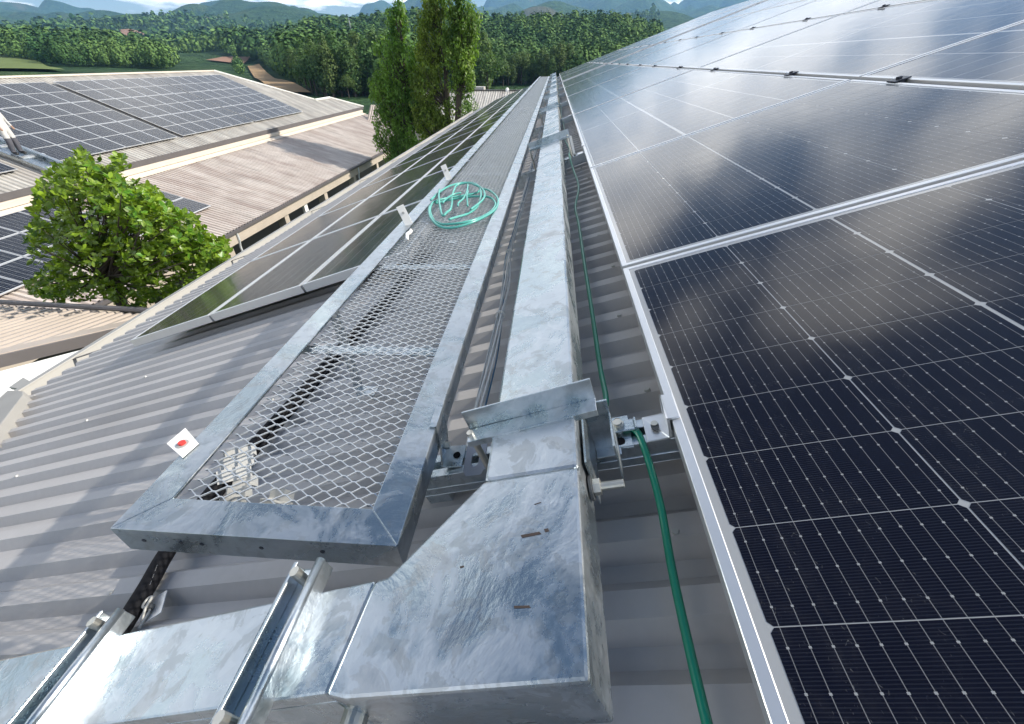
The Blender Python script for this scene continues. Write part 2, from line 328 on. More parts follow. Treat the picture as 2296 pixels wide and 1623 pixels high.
def terrain():
    az = np.concatenate([np.linspace(-math.pi, -1.35, 50)[:-1], np.linspace(-1.35, 1.25, 700), np.linspace(1.25, math.pi, 50)[1:]])
    rr = np.concatenate([[0.5, 20, 45], np.geomspace(70, 6400, 170)])
    A, Rr = np.meshgrid(az, rr); X = Rr * np.sin(A); Y = Rr * np.cos(A); Z = ground_z(X, Y); Z[:3] = 0
    n, m = X.shape; V = np.stack([X, Y, Z], -1).reshape(-1, 3)
    i, j = np.meshgrid(np.arange(n - 1), np.arange(m - 1), indexing='ij'); q = (i * m + j).ravel()
    F = np.stack([q, q + 1, q + m + 1, q + m], -1)[:, ::-1]
    me = bpy.data.meshes.new('ground'); me.from_pydata(V.tolist(), [], F.tolist()); me.polygons.foreach_set('use_smooth', [True] * len(me.polygons))
    m_ = NT('hillside'); p = m_.n('NewGeometry').outputs['Position']
    a = m_.noise(0.006, 7, 0.62, vec=p); b = m_.noise(0.045, 6, 0.7, vec=p); c = m_.noise(0.0022, 4, 0.5, vec=p)
    col = m_.mix(m_.ramp(b, [(0.35, 0.0), (0.65, 1.0)]), (0.014, 0.042, 0.022), (0.06, 0.115, 0.042))
    col = m_.mix(m_.ramp(a, [(0.56, 0.0), (0.64, 0.8)]), col, (0.085, 0.125, 0.04))
    col = m_.mix(m_.ramp(c, [(0.62, 0.0), (0.68, 0.6)]), col, (0.17, 0.14, 0.085))
    m_.set(col=col, rough=0.95, spec=0.1)
    bp = m_.n('Bump'); bp.inputs['Strength'].default_value = 1.0; bp.inputs['Distance'].default_value = 16.0; m_.l(b, bp.inputs['Height']); m_.l(bp.outputs[0], m_.b.inputs['Normal'])
    me.materials.append(m_.m); return struct('ground', me, 'green forested valley floor and hills')
terrain()
def hit_ground(x, y):
    d = ray(x, y); t = np.geomspace(60, 7000, 1500); h = np.hypot(d.x, d.y)
    X, Y, Z = d.x * t / h, d.y * t / h, d.z * t / h + CZ; k = np.where(ground_z(X, Y) > Z)[0]
    return (X[k[0]], Y[k[0]]) if len(k) else None
def field(poly, mat, label, n=26):
    P = [hit_ground(*p) for p in poly]
    if any(p is None for p in P): return
    a, b, c, d = [np.array(p) for p in P]; mb = MB(); g = []
    for i in range(n + 1):
        for j in range(n + 1):
            u, v = i / n, j / n; q = (a * (1 - u) + b * u) * (1 - v) + (d * (1 - u) + c * u) * v; g.append(q)
    g = np.array(g); z = ground_z(g[:, 0], g[:, 1]) + 0.6 + 0.0012 * np.hypot(g[:, 0], g[:, 1]); mb.v = [(x, y, w) for (x, y), w in zip(g.tolist(), z.tolist())]
    for i in range(n):
        for j in range(n): k = i * (n + 1) + j; mb.f.append((k, k + 1, k + n + 2, k + n + 1)); mb.m.append(0)
    struct('field', mb.mesh('field', mat), label)
M_TAN = simple('dry_field', (0.34, 0.235, 0.135), 0.95, 0, 0.25, 0.08, 0.1)
M_TAN2 = simple('ploughed_field', (0.27, 0.165, 0.12), 0.95, 0, 0.2, 0.06, 0.1)
M_GRASS = simple('meadow', (0.13, 0.17, 0.055), 0.95, 0, 0.3, 0.05, 0.1)
FIELDS = [([(556, 152), (582, 147), (700, 214), (610, 214)], M_TAN, 'tan dry field below the wooded hill'),
          ([(462, 138), (500, 131), (562, 131), (545, 147)], M_TAN2, 'small brown field in the valley'),
          ([(236, 103), (290, 92), (345, 92), (330, 104)], M_TAN2, 'reddish ploughed field on the far slope'),
          ([(-60, 160), (0, 132), (90, 142), (150, 163)], M_GRASS, 'light green meadow in the valley'),
          ([(268, 70), (292, 68), (366, 93), (350, 96)], M_TAN2, 'brown bare strip on the far slope'),
          ([(540, 76), (562, 72), (620, 84), (570, 92)], M_GRASS, 'pale green clearing on the far slope')]
for f_ in FIELDS: field(*f_)
def haze():
    m = bpy.data.materials.new('haze_air'); m.use_nodes = True; nt = m.node_tree; nt.nodes.clear()
    o = nt.nodes.new('ShaderNodeOutputMaterial'); v = nt.nodes.new('ShaderNodeVolumePrincipled'); v.inputs['Color'].default_value = (0.32, 0.60, 1.0, 1)
    v.inputs['Density'].default_value = HAZE; v.inputs['Anisotropy'].default_value = 0.25; nt.links.new(v.outputs[0], o.inputs['Volume'])
    mb = MB().box(-6700, 6700, -6700, 6700, -60, 900); ob = struct('haze', mb.mesh('haze', m), 'thin blue haze in the valley air', 'stuff'); return ob
HAZE = 1.0e-4
haze()

# ---------------------------------------------------------------- picture test, roof points
def pix(p):
    q = Vector(p) - Vector((0, 0, CZ)); d = -q.dot(CB)
    if d <= 0.01: return None
    return CXP + FPX * q.dot(CR) / d, CYP - FPX * q.dot(CU) / d
def seen(M, x0, x1, y0, y1, z=0, k=7, mg=4):
    for i in range(k):
        for j in range(k):
            q = pix(M @ Vector((x0 + (x1 - x0) * i / (k - 1), y0 + (y1 - y0) * j / (k - 1), z)))
            if q and -mg < q[0] < 2295 + mg and -mg < q[1] < 1623 + mg: return True
    return False
RMI = RM.inverted()
def rp(x, y, n):                    # roof coordinates of what stands at (x, y), n metres off the panel plane
    o = RMI @ Vector((0, 0, CZ)); d = RMI.to_3x3() @ ray(x, y); t = (n - o.z) / d.z; return o + d * t

# ---------------------------------------------------------------- our roof
NR = -0.10                          # rib crests, below the glass of the panels
def rib_sheet(n, P, h, lo, hi, L0, L1, zc):
    prof = [];
    for k in range(n):
        a = k * P; prof += [(a, zc - h), (a + lo * P, zc - h), (a + (lo + .5 * (1 - lo - hi)) * P, zc), (a + (lo + .5 * (1 - lo - hi) + hi) * P, zc)]
    prof.append((n * P, zc - h)); mb = MB()
    for x, z in prof: mb.v += [(x, L0, z), (x, L1, z)]
    for i in range(len(prof) - 1): mb.f.append((2 * i, 2 * i + 2, 2 * i + 3, 2 * i + 1)); mb.m.append(0)
    return mb
wh = thing('ribbed_roof_building', 'building with the grey ribbed metal roof in the foreground', 'building', RM)
PR = 0.0875
sh = rib_sheet(9, PR, 0.022, 0.24, 0.34, -5.6, 3.1, NR).mesh('roof_sheet', M_ROOF)
for k in range(24):
    part('roof_sheet', sh, None, wh, M=T3((-1.06 + k * 9 * PR, 0, 0.0028 * (k % 2))) @ Matrix.Rotation(0.0, 4, 'Z'))
scw = MB()
for vv in (2.95, 1.95, 0.95, 0.22, -.02):
    for k in range(0, 190):
        uu = -1.06 + PR * (k + .51)
        if (k * 7 + int(vv * 10)) % 3 == 0: scw.tube([(uu, vv + .01 * math.sin(k * 3.1), NR - .001), (uu, vv + .01 * math.sin(k * 3.1), NR + .0045)], [.006, .0042], 6)
part('screw', scw, M_GREYRING, wh)['kind'] = 'stuff'
g = MB().box(-1.06, 17.84, 3.04, 3.30, -0.215, -0.205).box(-1.06, 17.84, 3.30, 3.308, -0.215, -0.098).box(1.30, 17.84, 3.296, 3.385, -0.100, -0.090).box(1.30, 17.84, 3.377, 3.385, -0.16, -0.1)
part('gutter', g, M_GUTTER, wh, 0.002)
for k in range(10):
    u_ = 1.9 + 1.6 * k; part('gutter_strap', MB().box(u_, u_ + 0.02, 3.06, 3.30, -0.104, -0.100), M_DGUTTER, wh)
wl = MB()
RI = RMI
for a, b, y0, y1 in ((-1.0, 17.8, 2.86, 2.98), (-1.0, 17.8, -5.55, -5.45)):
    c = [RM @ Vector((a, y0, -0.135)), RM @ Vector((b, y0, -0.135)), RM @ Vector((b, y1, -0.135)), RM @ Vector((a, y1, -0.135))]
    k = len(wl.v); wl.v += [tuple(RI @ p) for p in c] + [tuple(RI @ Vector((p.x, p.y, 0))) for p in c]
    for q in ((0, 1, 5, 4), (1, 2, 6, 5), (2, 3, 7, 6), (3, 0, 4, 7)): wl.f.append(tuple(k + i for i in q)); wl.m.append(0)
part('wall', wl, M_CREAMWALL, wh)
part('ridge_cap', MB().box(-1.06, 17.8, -5.75, -5.45, -0.095, -0.085), M_ROOF, wh)

# ---------------------------------------------------------------- solar panels
def panel_meshes(a, b, nx, ny, long_x, th=0.035, lip=0.011, mat=M_PANEL, mg=0.010):
    f = MB(); zt = 0.0
    for p in ([(0, 0), (a, 0), (a - lip, lip), (lip, lip)], [(a, 0), (a, b), (a - lip, b - lip), (a - lip, lip)], [(a, b), (0, b), (lip, b - lip), (a - lip, b - lip)], [(0, b), (0, 0), (lip, lip), (lip, b - lip)]):
        f.prism(p, -th, zt)
    fm = f.mesh('frame', M_ALUF, 0.0008, seg=1)
    lm = bpy.data.meshes.new('laminate'); z = -0.0016
    lm.from_pydata([(lip, lip, z), (a - lip, lip, z), (a - lip, b - lip, z), (lip, b - lip, z), (lip, lip, z - .005), (a - lip, lip, z - .005), (a - lip, b - lip, z - .005), (lip, b - lip, z - .005)], [], [(0, 1, 2, 3), (7, 6, 5, 4)])
    lm.materials.append(mat); uv = lm.uv_layers.new(name='UVMap'); m = mg / (((b if long_x else a) - 2 * lip - 2 * mg) / nx)
    my = mg / (((a if long_x else b) - 2 * lip - 2 * mg) / ny)
    co = [(lip, lip), (a - lip, lip), (a - lip, b - lip), (lip, b - lip)]
    for li, l in enumerate(lm.loops):
        x, y = lm.vertices[l.vertex_index].co[:2]; s, t = (x - lip) / (a - 2 * lip), (y - lip) / (b - 2 * lip)
        X, Y = (t, s) if long_x else (s, t)
        uv.data[li].uv = (-m + X * (nx + 2 * m), -my + Y * (ny + 2 * my))
    return fm, lm
RW, RG, VE = 0.93, 0.955, -0.040
cols = [(-1.203, 2.044, 24, 'A'), (0.853, 0.999, 11, 'B')] + [(1.864 + 2.05 * k, 2.038, 24, 'C') for k in range(4)] + [(10.66 + 2.05 * k, 2.038, 24, 'C') for k in range(3)]
CNAME = ['nearest the camera', 'second from the camera', 'third from the camera', 'fourth from the camera', 'fifth from the camera', 'last before the dark gap', 'just past the dark gap', 'second past the dark gap', 'at the far end']
RNAME = ['row beside the duct', 'second row up from the duct', 'third row up from the duct', 'fourth row up from the duct', 'top row']
pm = {'A': panel_meshes(2.044, RW, 5, 24, True), 'C': panel_meshes(2.038, RW, 5, 24, True), 'B': panel_meshes(0.999, RW, 5, 11, True)}
def cell_parts(t, a, b, nx, ny, skip):
    lip, mg = 0.011, 0.010; cw, cl = (b - 2 * lip - 2 * mg) / nx, (a - 2 * lip - 2 * mg) / ny; g_, gv, ch = 0.00042, 0.0008, 0.0036
    w, l = cw - 2 * gv, cl - 2 * g_
    me = bpy.data.meshes.new('solar_cell')
    for flip in (0,):
        P = [(ch, 0), (l - ch, 0), (l, ch), (l, w - ch), (l - ch, w), (ch, w), (0, w - ch), (0, ch)]
    me.from_pydata([(x, y, 0) for x, y in P] + [(x, y, -.0001) for x, y in P], [], [tuple(range(8))] + [(i, i + 8, (i + 1) % 8 + 8, (i + 1) % 8) for i in range(8)])
    me.materials.append(M_CELL); uv = me.uv_layers.new(name='UVMap')
    for li, lo in enumerate(me.loops): x, y = me.vertices[lo.vertex_index].co[:2]; uv.data[li].uv = (y / w, x / l)
    for i in range(ny):
        if skip(i): continue
        for j in range(nx):
            wide = -0.0015 if j <= nx - 3 else 0.0015     # the wide strip between two strings
            part('solar_cell', me, None, t, M=T3((lip + mg + i * cl + g_, lip + mg + j * cw + gv + wide, -0.0011)))
for j in range(5):
    for i, (u0, ln, ny, ty) in enumerate(cols):
        v0 = VE - RW - RG * j; M = RM @ T3((u0, v0, 0))
        if not seen(M, 0, ln, 0, RW, 0, 7, 250): continue
        t = thing('solar_panel', f'right array solar panel, {RNAME[j]}, {CNAME[i]}', 'solar panel', M, 'solar panels right of the duct')
        fm, lm = pm[ty]; part('frame', fm, None, t)
        if j == 0 and i < 2:
            bs = lm.copy(); bs.materials.clear(); bs.materials.append(M_SHEET); o = part('backsheet', bs, None, t, M=T3((0, 0, 0.0003)))
            cell_parts(t, ln, RW, 5, ny, (lambda q: q < 13) if i == 0 else (lambda q: False))
        else: part('laminate', lm, None, t)
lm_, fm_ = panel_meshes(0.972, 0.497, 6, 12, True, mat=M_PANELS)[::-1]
lcols = [1.512 + 0.985 * k for k in range(15)]
LR_ = [(1.722, 'row by the eave'), (1.212, 'middle row'), (0.702, 'row under the walkway')]
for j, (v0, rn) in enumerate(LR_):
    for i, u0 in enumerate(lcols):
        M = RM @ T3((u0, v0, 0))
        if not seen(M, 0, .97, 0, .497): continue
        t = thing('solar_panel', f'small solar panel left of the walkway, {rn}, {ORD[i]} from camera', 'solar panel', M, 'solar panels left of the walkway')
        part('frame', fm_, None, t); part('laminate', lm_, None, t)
# mid clamps on the seam between the first two rows and on the next one
cm = MB().box(-.02, .02, -.022, .022, 0.001, 0.005).box(-.02, .02, -.007, .007, -.03, 0.001).box(-.006, .006, -.006, .006, .005, .011)
cmm = cm.mesh('clamp', M_CLAMP, 0.001)
kk = 0
for j in (0, 1):
    v_ = VE - RW - RG * j - 0.0125
    for i, (u0, ln, ny, ty) in enumerate(cols[1:]):
        for q in (0.24, 0.78):
            M = RM @ T3((u0 + ln * q, v_, 0)); p_ = pix(M @ Vector((0, 0, 0)))
            if not p_ or not (0 < p_[0] < 2295 and 0 < p_[1] < 1623): continue
            o = link('mid_clamp', cmm, None, M); kk += 1
            tag(o, f'dark mid clamp, {ORD[j]} seam, {"near" if q < .5 else "far"} half of panel {CNAME[i + 1]}', 'clamp', 'panel mid clamps')

# ---------------------------------------------------------------- mounting rails
RAILU = [0.385, 2.39, 4.23, 5.8, 7.4, 9.0, 11.2, 13.2, 15.2]
rl = MB().box(0, .043, -.32, .36, -.0755, -.073).box(0, .0025, -.32, .36, -.073, -.036).box(.0405, .043, -.32, .36, -.073, -.036).box(0, .0145, -.32, .36, -.036, -.0335).box(.0285, .043, -.32, .36, -.036, -.0335)
rl.box(-.0016, 0, -.30, .35, -.0605, -.0575)
for v_ in (-.2, .09, .32): rl.box(0.004, .039, v_ - .02, v_ + .02, -.1005, -.0755)
rlm = rl.mesh('mounting_rail', M_ALU, 0.0007, seg=1)
for k, u_ in enumerate(RAILU):
    o = link('mounting_rail', rlm, None, RM @ T3((u_, 0, 0)))
    tag(o, f'slotted aluminium mounting rail crossing under the duct, {ORD[k]} from the camera', 'rail', 'mounting rails under the duct')

# ---------------------------------------------------------------- walkway
TH = R_(17.0); WR = Vector((0.224, 0.263, 0.05)); WW, WB, WDP, WLEN = 0.327, 0.042, 0.042, 1.98
WKM = Matrix(((1, 0, 0, WR.x), (0, math.cos(TH), -math.sin(TH), WR.y), (0, math.sin(TH), math.cos(TH), WR.z), (0, 0, 0, 1)))
def bar(poly, outer):             # a cover profile: top flange and outer web of bent sheet
    return MB().prism(poly, -0.002, 0)
def wk_bars(L, first):
    out = []; F_ = WB if first else 0.0
    sets = [([(L, 0), (0, 0), (F_, WB), (L, WB)], (0.002, L, 0, .002)), ([(0, WW), (L, WW), (L, WW - WB), (F_, WW - WB)], (0.002, L, WW - .002, WW))]
    if first: sets.append(([(0, 0), (0, WW), (WB, WW - WB), (WB, WB)], (0, .002, 0, WW)))
    for p, web in sets:
        area = sum(p[i][0] * p[(i + 1) % 4][1] - p[(i + 1) % 4][0] * p[i][1] for i in range(4)); p = p if area > 0 else p[::-1]
        b = MB().prism(p, -0.0025, 0); x0, x1, y0, y1 = web; b.box(x0, x1, y0, y1, -WDP, -0.0025)
        inner = [(p[i]) for i in range(4)]
        out.append(b.mesh('frame_bar', M_GALV2, 0.0012))
    return out
def expanded_mesh(L, first):
    s, half = 0.0077, 0.0152; V = []; F = []; x0, x1, y0, y1 = (WB - .006 if first else .001), L - .001, WB - .006, WW - WB + .006
    nk = int((x1 - x0) / s); nj = int((y1 - y0) / half) + 1
    wx, wz = 0.00078, 0.0020
    for k in range(nk):
        base = len(V)
        pts = []
        for j in range(nj):
            sg = 1 if (j + k) % 2 == 0 else -1; y = y0 + j * half; xc = x0 + (k + .5) * s
            for dy in ((-.0018, .0018)): pts.append((xc + sg * s * .5 * 0.93, y + dy, 0.0009 * sg + 0.0006 * math.sin(k * 1.7 + j)))
        for (x, y, z) in pts: V += [(x - wx, y, z), (x + wx, y, z), (x + wx, y, z - wz), (x - wx, y, z - wz)]
        for i in range(len(pts) - 1):
            q = base + 4 * i
            for a in range(4): F.append((q + a, q + 4 + a, q + 4 + (a + 1) % 4, q + (a + 1) % 4))
    me = bpy.data.meshes.new('expanded_mesh'); me.from_pydata(V, [], F); me.materials.append(M_MESH); return me
bars0, xm0, barsN, xmN = wk_bars(WLEN, True), expanded_mesh(WLEN, True), wk_bars(WLEN, False), expanded_mesh(WLEN, False)
cbm = MB().box(-.012, .012, .004, WW - .004, -.0135, -.011).mesh('cross_bar', M_ALU)
lg = MB().box(-.016, .016, 0, .0025, 0, 1)
hole = MB()
for q in (.03, .075, .1, .17, .24): hole.cyl((-0.0006, WW - q, -.02), (0.0003, WW - q, -.02), .0026, 8)
for k in range(8):
    M = RM @ WKM @ T3((k * (WLEN + .002), 0, 0))
    t = thing('walkway_section', f'galvanised walkway section with expanded metal mesh, {ORD[k]} from the camera', 'walkway', M, 'walkway sections along the roof')
    for b in (barsN if k else bars0): part('frame_bar', b, None, t)
    part('expanded_mesh', xmN if k else xm0, None, t, M=T3((0, 0, -0.0065)))
    for q in (.37, .745, 1.12, 1.5, 1.80, 1.966): part('cross_bar', cbm, None, t, M=T3((q, 0, 0)))
    for q in (.5, 1.5):           # posts that carry the low side down to the roof
        h = 0.205; pb = MB().box(q - .016, q + .016, WW - .036, WW - .032, -.012 - h, -.003).box(q - .016, q + .016, WW - .075, WW - .032, -.016 - h, -.012 - h)
        part('post', pb, M_ALU, t)
    if k == 0: part('screw', hole, M_CLAMP, t, label='dark screw heads along the front edge')

# ---------------------------------------------------------------- cable duct
DT, DB = 0.07, -0.018
dm = lambda a, b: MB().box(a, b, .0655, .1655, DB, DT)
JO = [0.274, 2.30, 4.28, 6.3, 8.3, 10.3, 12.3, 14.3, 16.3]
for k in range(8):
    a, b = JO[k], JO[k + 1]
    t = thing('cable_duct', f'straight galvanised cable duct length, {ORD[k]} from the elbow', 'cable duct', RM @ T3((a, 0, 0)), 'straight cable duct lengths')
    part('body', MB().box(0, b - a - .0015, .0665, .1645, DB + .001, DT - .012), M_GALV, t, 0.002)
    part('lid', MB().box(0, b - a - .0015, .0655, .1655, DT - .012, DT), M_GALV, t, 0.004)
el = thing('duct_elbow', 'wide galvanised duct elbow with scratched top in the foreground', 'duct elbow', RM)
ep = [(.2735, .0655), (.2735, .1655), (.181, .246), (.1785, .259), (.0935, .268), (.0905, .25), (.0985, .0655)]
ep = ep[::-1]
part('body', MB().prism([(x * .997 + .0006, y * .996 + .0006) for x, y in ep], DB + .001, DT - .001), M_GALV, el, 0.003)
part('lid', MB().prism(ep, DT - .016, DT + .0006), M_GALV, el, 0.003)
for (x, y), (w, l), rz in (((1190, 1198), (.0035, .019), .12), ((1225, 1188), (.004, .004), .3), ((1170, 1360), (.0022, .014), 0), ((1035, 1270), (.002, .004), .3), ((1205, 1128), (.001, .007), .25)):
    p = rp(x, y, DT + .001); sm = MB().prism([(-w / 2, -l / 2), (w / 2 * .6, -l / 2 * .8), (w / 2, l / 2), (-w / 2 * .7, l / 2 * .9)], 0, .00025)
    part('scratch', sm, M_SCRATCH, el, M=T3((p.x, p.y, DT + .0007)) @ Matrix.Rotation(rz, 4, 'Z'))
for (x, y) in ((795, 1612),):
    p = rp(x, y, .028); part('bolt', MB().cyl((p.x - .010, p.y, p.z), (p.x + .01, p.y, p.z), .0105, 18).cyl((p.x - .02, p.y, p.z), (p.x - .010, p.y, p.z), .0055, 12), M_BOLT, el)
br = thing('branch_duct', 'galvanised branch duct running down to the left from the elbow', 'cable duct', RM)
bp_ = [(.1792, .2594), (.0942, .2684), (.0075, 1.25), (.075, 1.25)]
area = sum(bp_[i][0] * bp_[(i + 1) % 4][1] - bp_[(i + 1) % 4][0] * bp_[i][1] for i in range(4)); bp_ = bp_ if area > 0 else bp_[::-1]
part('body', MB().prism([(x, y + .001) for x, y in bp_], DB + .002, DT - .0175), M_GALV, br, 0.002)
part('lid', MB().prism(bp_, DT - .017, DT - .0002), M_GALV, br, 0.0022)
# shallow strut channels clamped over the branch
for k, (v_, u0, u1, sk, lab) in enumerate(((.333, .058, .196, .02, 'near the elbow with a bolt at each end'), (.572, .03, .165, .03, 'at the lower left corner'))):
    t = thing('strut_channel', f'bright strut channel over the branch duct, {lab}', 'strut channel', RM @ T3((u0, v_, DT - .001)) @ Matrix.Rotation(-sk * 0.3, 4, 'Z'), 'strut channels over the branch duct')
    L = u1 - u0; c = MB().box(0, L, -.0175, .0175, 0, .0022).box(0, L, .0158, .0175, .0022, .018).box(0, L, -.0175, -.0158, .0022, .018)
    part('channel', c, M_ALU, t, 0.0008)
    part('lip', MB().tube([(0, -.0145, .0172), (L, -.0145, .0172)], .0042, 12), M_ALU, t, smooth=True)
    part('lip', MB().box(0, L, .0128, .0158, .0162, .018), M_ALU, t, 0.0006)
    for q in (.016, L - .014):
        part('bolt', MB().cyl((q, .0035, .002), (q, .0035, .025), .0048, 14), M_BOLT, t)
        part('slot', MB().cyl((q + .001, -.004, .0022), (q + .001, -.004, .0029), .0085, 14), M_BLACK, t)
# angle channels clamped over the straight duct
def cross_channel(u0, u1, v0, v1, name, first):
    t = thing('clamp_channel', name, 'clamp channel', RM, 'clamp channels over the duct')
    d = 0.020; hh = 0.030
    a0, a1 = Vector((u0, v0, 0)), Vector((u1, v1, 0)); c = MB()
    zb, th = DT + .0015, .0022
    def q(a, x, z): return (a.x + x, a.y, z)
    for x0, x1, z0, z1 in ((0, d, zb, zb + th), (d, d + th, zb, zb + hh), (-.001, .001, zb - .007, zb + th)):
        k = len(c.v); c.v += [q(a0, x0, z0), q(a0, x1, z0), q(a0, x1, z1), q(a0, x0, z1), q(a1, x0, z0), q(a1, x1, z0), q(a1, x1, z1), q(a1, x0, z1)]
        for f in ((3, 2, 1, 0), (4, 5, 6, 7), (0, 1, 5, 4), (1, 2, 6, 5), (2, 3, 7, 6), (3, 0, 4, 7)): c.f.append(tuple(k + i for i in f)); c.m.append(0)
    part('angle', c, M_ALU, t, 0.0006)
    part('bolt', MB().cyl((u0 + .009, v0 - .004, -.03), (u0 + .009, v0 - .004, zb + .008), .0042, 10), M_BOLT, t)
    if not first: part('bolt', MB().cyl((u1 + .009, v1 + .012, -.03), (u1 + .009, v1 + .012, zb + .008), .0042, 10), M_BOLT, t)
    return t
cross_channel(.333, .347, .194, .040, 'tilted aluminium clamp channel over the duct just past the elbow', True)
for k, u_ in enumerate([2.36, 4.22, 5.8, 7.4, 9.0, 11.2, 13.2, 15.2]):
    cross_channel(u_, u_ + .0, .225, .012 if k == 0 else .05, f'aluminium clamp channel over the straight duct, {ORD[k + 1]} from the elbow', False)
# plate with a slot beside the duct
def slotted_plate(c4, slot, th=.0025):
    A, B, C_, D = [Vector(c) for c in c4]; n = (B - A).cross(D - A).normalized() * th; mb = MB(); N_ = 16
    def P(s, t): return A * (1 - s) * (1 - t) + B * s * (1 - t) + C_ * s * t + D * (1 - s) * t
    s0, t0, sw, tl = slot; outer = []; inner = []
    for i in range(N_):
        a = 2 * math.pi * (i + .5) / N_; cx_, cy_ = math.cos(a), math.sin(a); k = max(abs(cx_), abs(cy_)); outer.append((.5 + .5 * cx_ / k * (.97), .5 + .5 * cy_ / k * .985))
        inner.append((s0 + sw * cx_, t0 + (tl if cy_ > 0 else -tl) * .55 + sw * .55 * cy_))
    k0 = len(mb.v)
    for z in (0, 1):
        for r in (outer, inner): mb.v += [tuple(P(*q) + n * z) for q in r]
    for i in range(N_):
        j = (i + 1) % N_
        mb.f += [(i, j, N_ + j, N_ + i), (2 * N_ + j, 2 * N_ + i, 3 * N_ + i, 3 * N_ + j), (j, i, 2 * N_ + i, 2 * N_ + j), (N_ + i, N_ + j, 3 * N_ + j, 3 * N_ + i)]; mb.m += [0] * 4
    return mb
pl = slotted_plate([rp(1049, 986, .02), rp(1094, 978, .02), rp(1086, 1064, -.030), rp(1034, 1070, -.030)], (.5, .56, .17, .16))
o = link('slotted_plate', pl.mesh('slotted_plate', M_STAIN, 0.0004, seg=1), None, RM); tag(o, 'blue grey steel plate with a long slot standing left of the duct', 'plate')
# bracket between walkway frame and rail
zb = thing('frame_bracket', 'bent steel bracket holding the walkway edge down on the rail', 'bracket', RM)
e0 = WKM @ Vector((0, .008, .003)); e1 = WKM @ Vector((0, -.0015, .003)); pr = [(e0.y, e0.z), (e1.y, e1.z), (.2725, .008), (.286, -.026), (.258, -.0305)]
bm_ = MB()
def strip(pr, u0, u1, th=.0025):
    mb = MB()
    for (y0, z0), (y1, z1) in zip(pr[:-1], pr[1:]):
        d = Vector((0, y1 - y0, z1 - z0)).normalized(); n = Vector((0, -d.z, d.y)) * th
        a, b = Vector((0, y0, z0)), Vector((0, y1, z1)); k = len(mb.v)
        for u in (u0, u1): mb.v += [(u, a.y, a.z), (u, b.y, b.z), (u, b.y + n.y, b.z + n.z), (u, a.y + n.y, a.z + n.z)]
        for f in ((0, 1, 2, 3), (7, 6, 5, 4), (0, 4, 5, 1), (1, 5, 6, 2), (2, 6, 7, 3), (3, 7, 4, 0)): mb.f.append(tuple(k + i for i in f)); mb.m.append(0)
    return mb
part('strap', strip(pr, .395, .436), M_ALU, zb, 0.0005)
part('bolt', MB().cyl((.416, .279, -.004), (.416, .271, -.006), .0055, 6), M_BOLT, zb)
part('hole', MB().cyl((.416, .269, -.0305), (.416, .269, -.0268), .0055, 14), M_BLACK, zb)
# bracket and bolt on the right side of the duct
sb = thing('duct_bracket', 'bent steel side bracket with long bolt on the right of the duct', 'bracket', RM)
part('plate', MB().box(.30, .395, .0608, .0632, -.03, .045), M_ALU, sb, 0.0006)
part('flange', MB().box(.385, .388, .030, .0606, -.033, .05).box(.33, .385, .030, .0325, -.033, .03), M_ALU, sb, 0.0006)
part('foot', MB().box(.37, .425, .028, .060, -.0335, -.031), M_ALU, sb, 0.0005)
part('bolt', MB().tube([(.292, .062, .012), (.292, .028, .012)], .0046, 12).tube([(.292, .061, .012), (.292, .053, .012)], .009, 6), M_BOLT, sb)
part('washer', MB().tube([(.292, .0645, .012), (.292, .0615, .012)], .014, 18), M_DGREY, sb)
# earth clamp and end clamp on the first rail
ec = thing('earth_clamp', 'galvanised earth clamp gripping the green wire on the rail', 'earth clamp', RM @ T3((.405, .026, -.0335)))
part('plate', MB().box(-.024, .032, -.014, .016, .0, .0035).box(-.024, -.0215, -.014, .016, -.014, 0), M_ALU, ec, 0.0006)
part('saddle', MB().box(-.004, .016, -.021, .022, .009, .0115).box(-.004, .016, .022, .025, .005, .0145).box(-.004, .016, -.024, -.021, .005, .0145), M_ALU, ec, 0.0012)
part('bolt', MB().cyl((.006, 0, .003), (.006, 0, .020), .0058, 14).cyl((.006, 0, .0115), (.006, 0, .0165), .0085, 6), M_BOLT, ec)
part('hole', MB().cyl((.024, .001, .003), (.024, .001, .0042), .0052, 12).cyl((-.014, .001, .003), (-.014, .001, .0042), .0062, 12), M_BLACK, ec)
en = thing('end_clamp', 'pale Z shaped end clamp holding the panel edge on the rail', 'end clamp', RM)
part('strap', strip([(-.050, .0035), (-.0345, .0035), (-.0345, -.030), (-.006, -.030)][::-1], .383, .428, .003), M_ALUF, en, 0.0012)
part('slot', MB().prism([(.405 + .011 * math.cos(a) * .75, -.020 + .0052 * math.sin(a)) for a in np.linspace(0, 6.1, 14)], -.0275, -.0265), M_DGREY, en)
part('bolt', MB().cyl((.409, -.020, -.03), (.409, -.020, -.0255), .0045, 12), M_BOLT, en)
for k, u_ in enumerate(RAILU[1:5]):
    o = link('end_clamp', strip([(-.050, .0035), (-.0345, .0035), (-.0345, -.030), (-.006, -.030)][::-1], 0, .045, .003).mesh('end_clamp', M_ALUF), None, RM @ T3((u_, 0, 0)))
    tag(o, f'pale end clamp at the panel edge, {ORD[k + 1]} rail from the camera', 'end clamp', 'panel end clamps')
ub = link('upright_bracket', MB().box(0, .003, 0, .012, -.03, .062).box(0, .02, 0, .012, -.03, -.027).mesh('upright_bracket', M_WHITE, 0.0006), None, RM @ T3((2.42, .004, .0)) @ Matrix.Rotation(.25, 4, 'Y'))
tag(ub, 'white upright bracket sticking up at the end of a clamp channel', 'bracket')

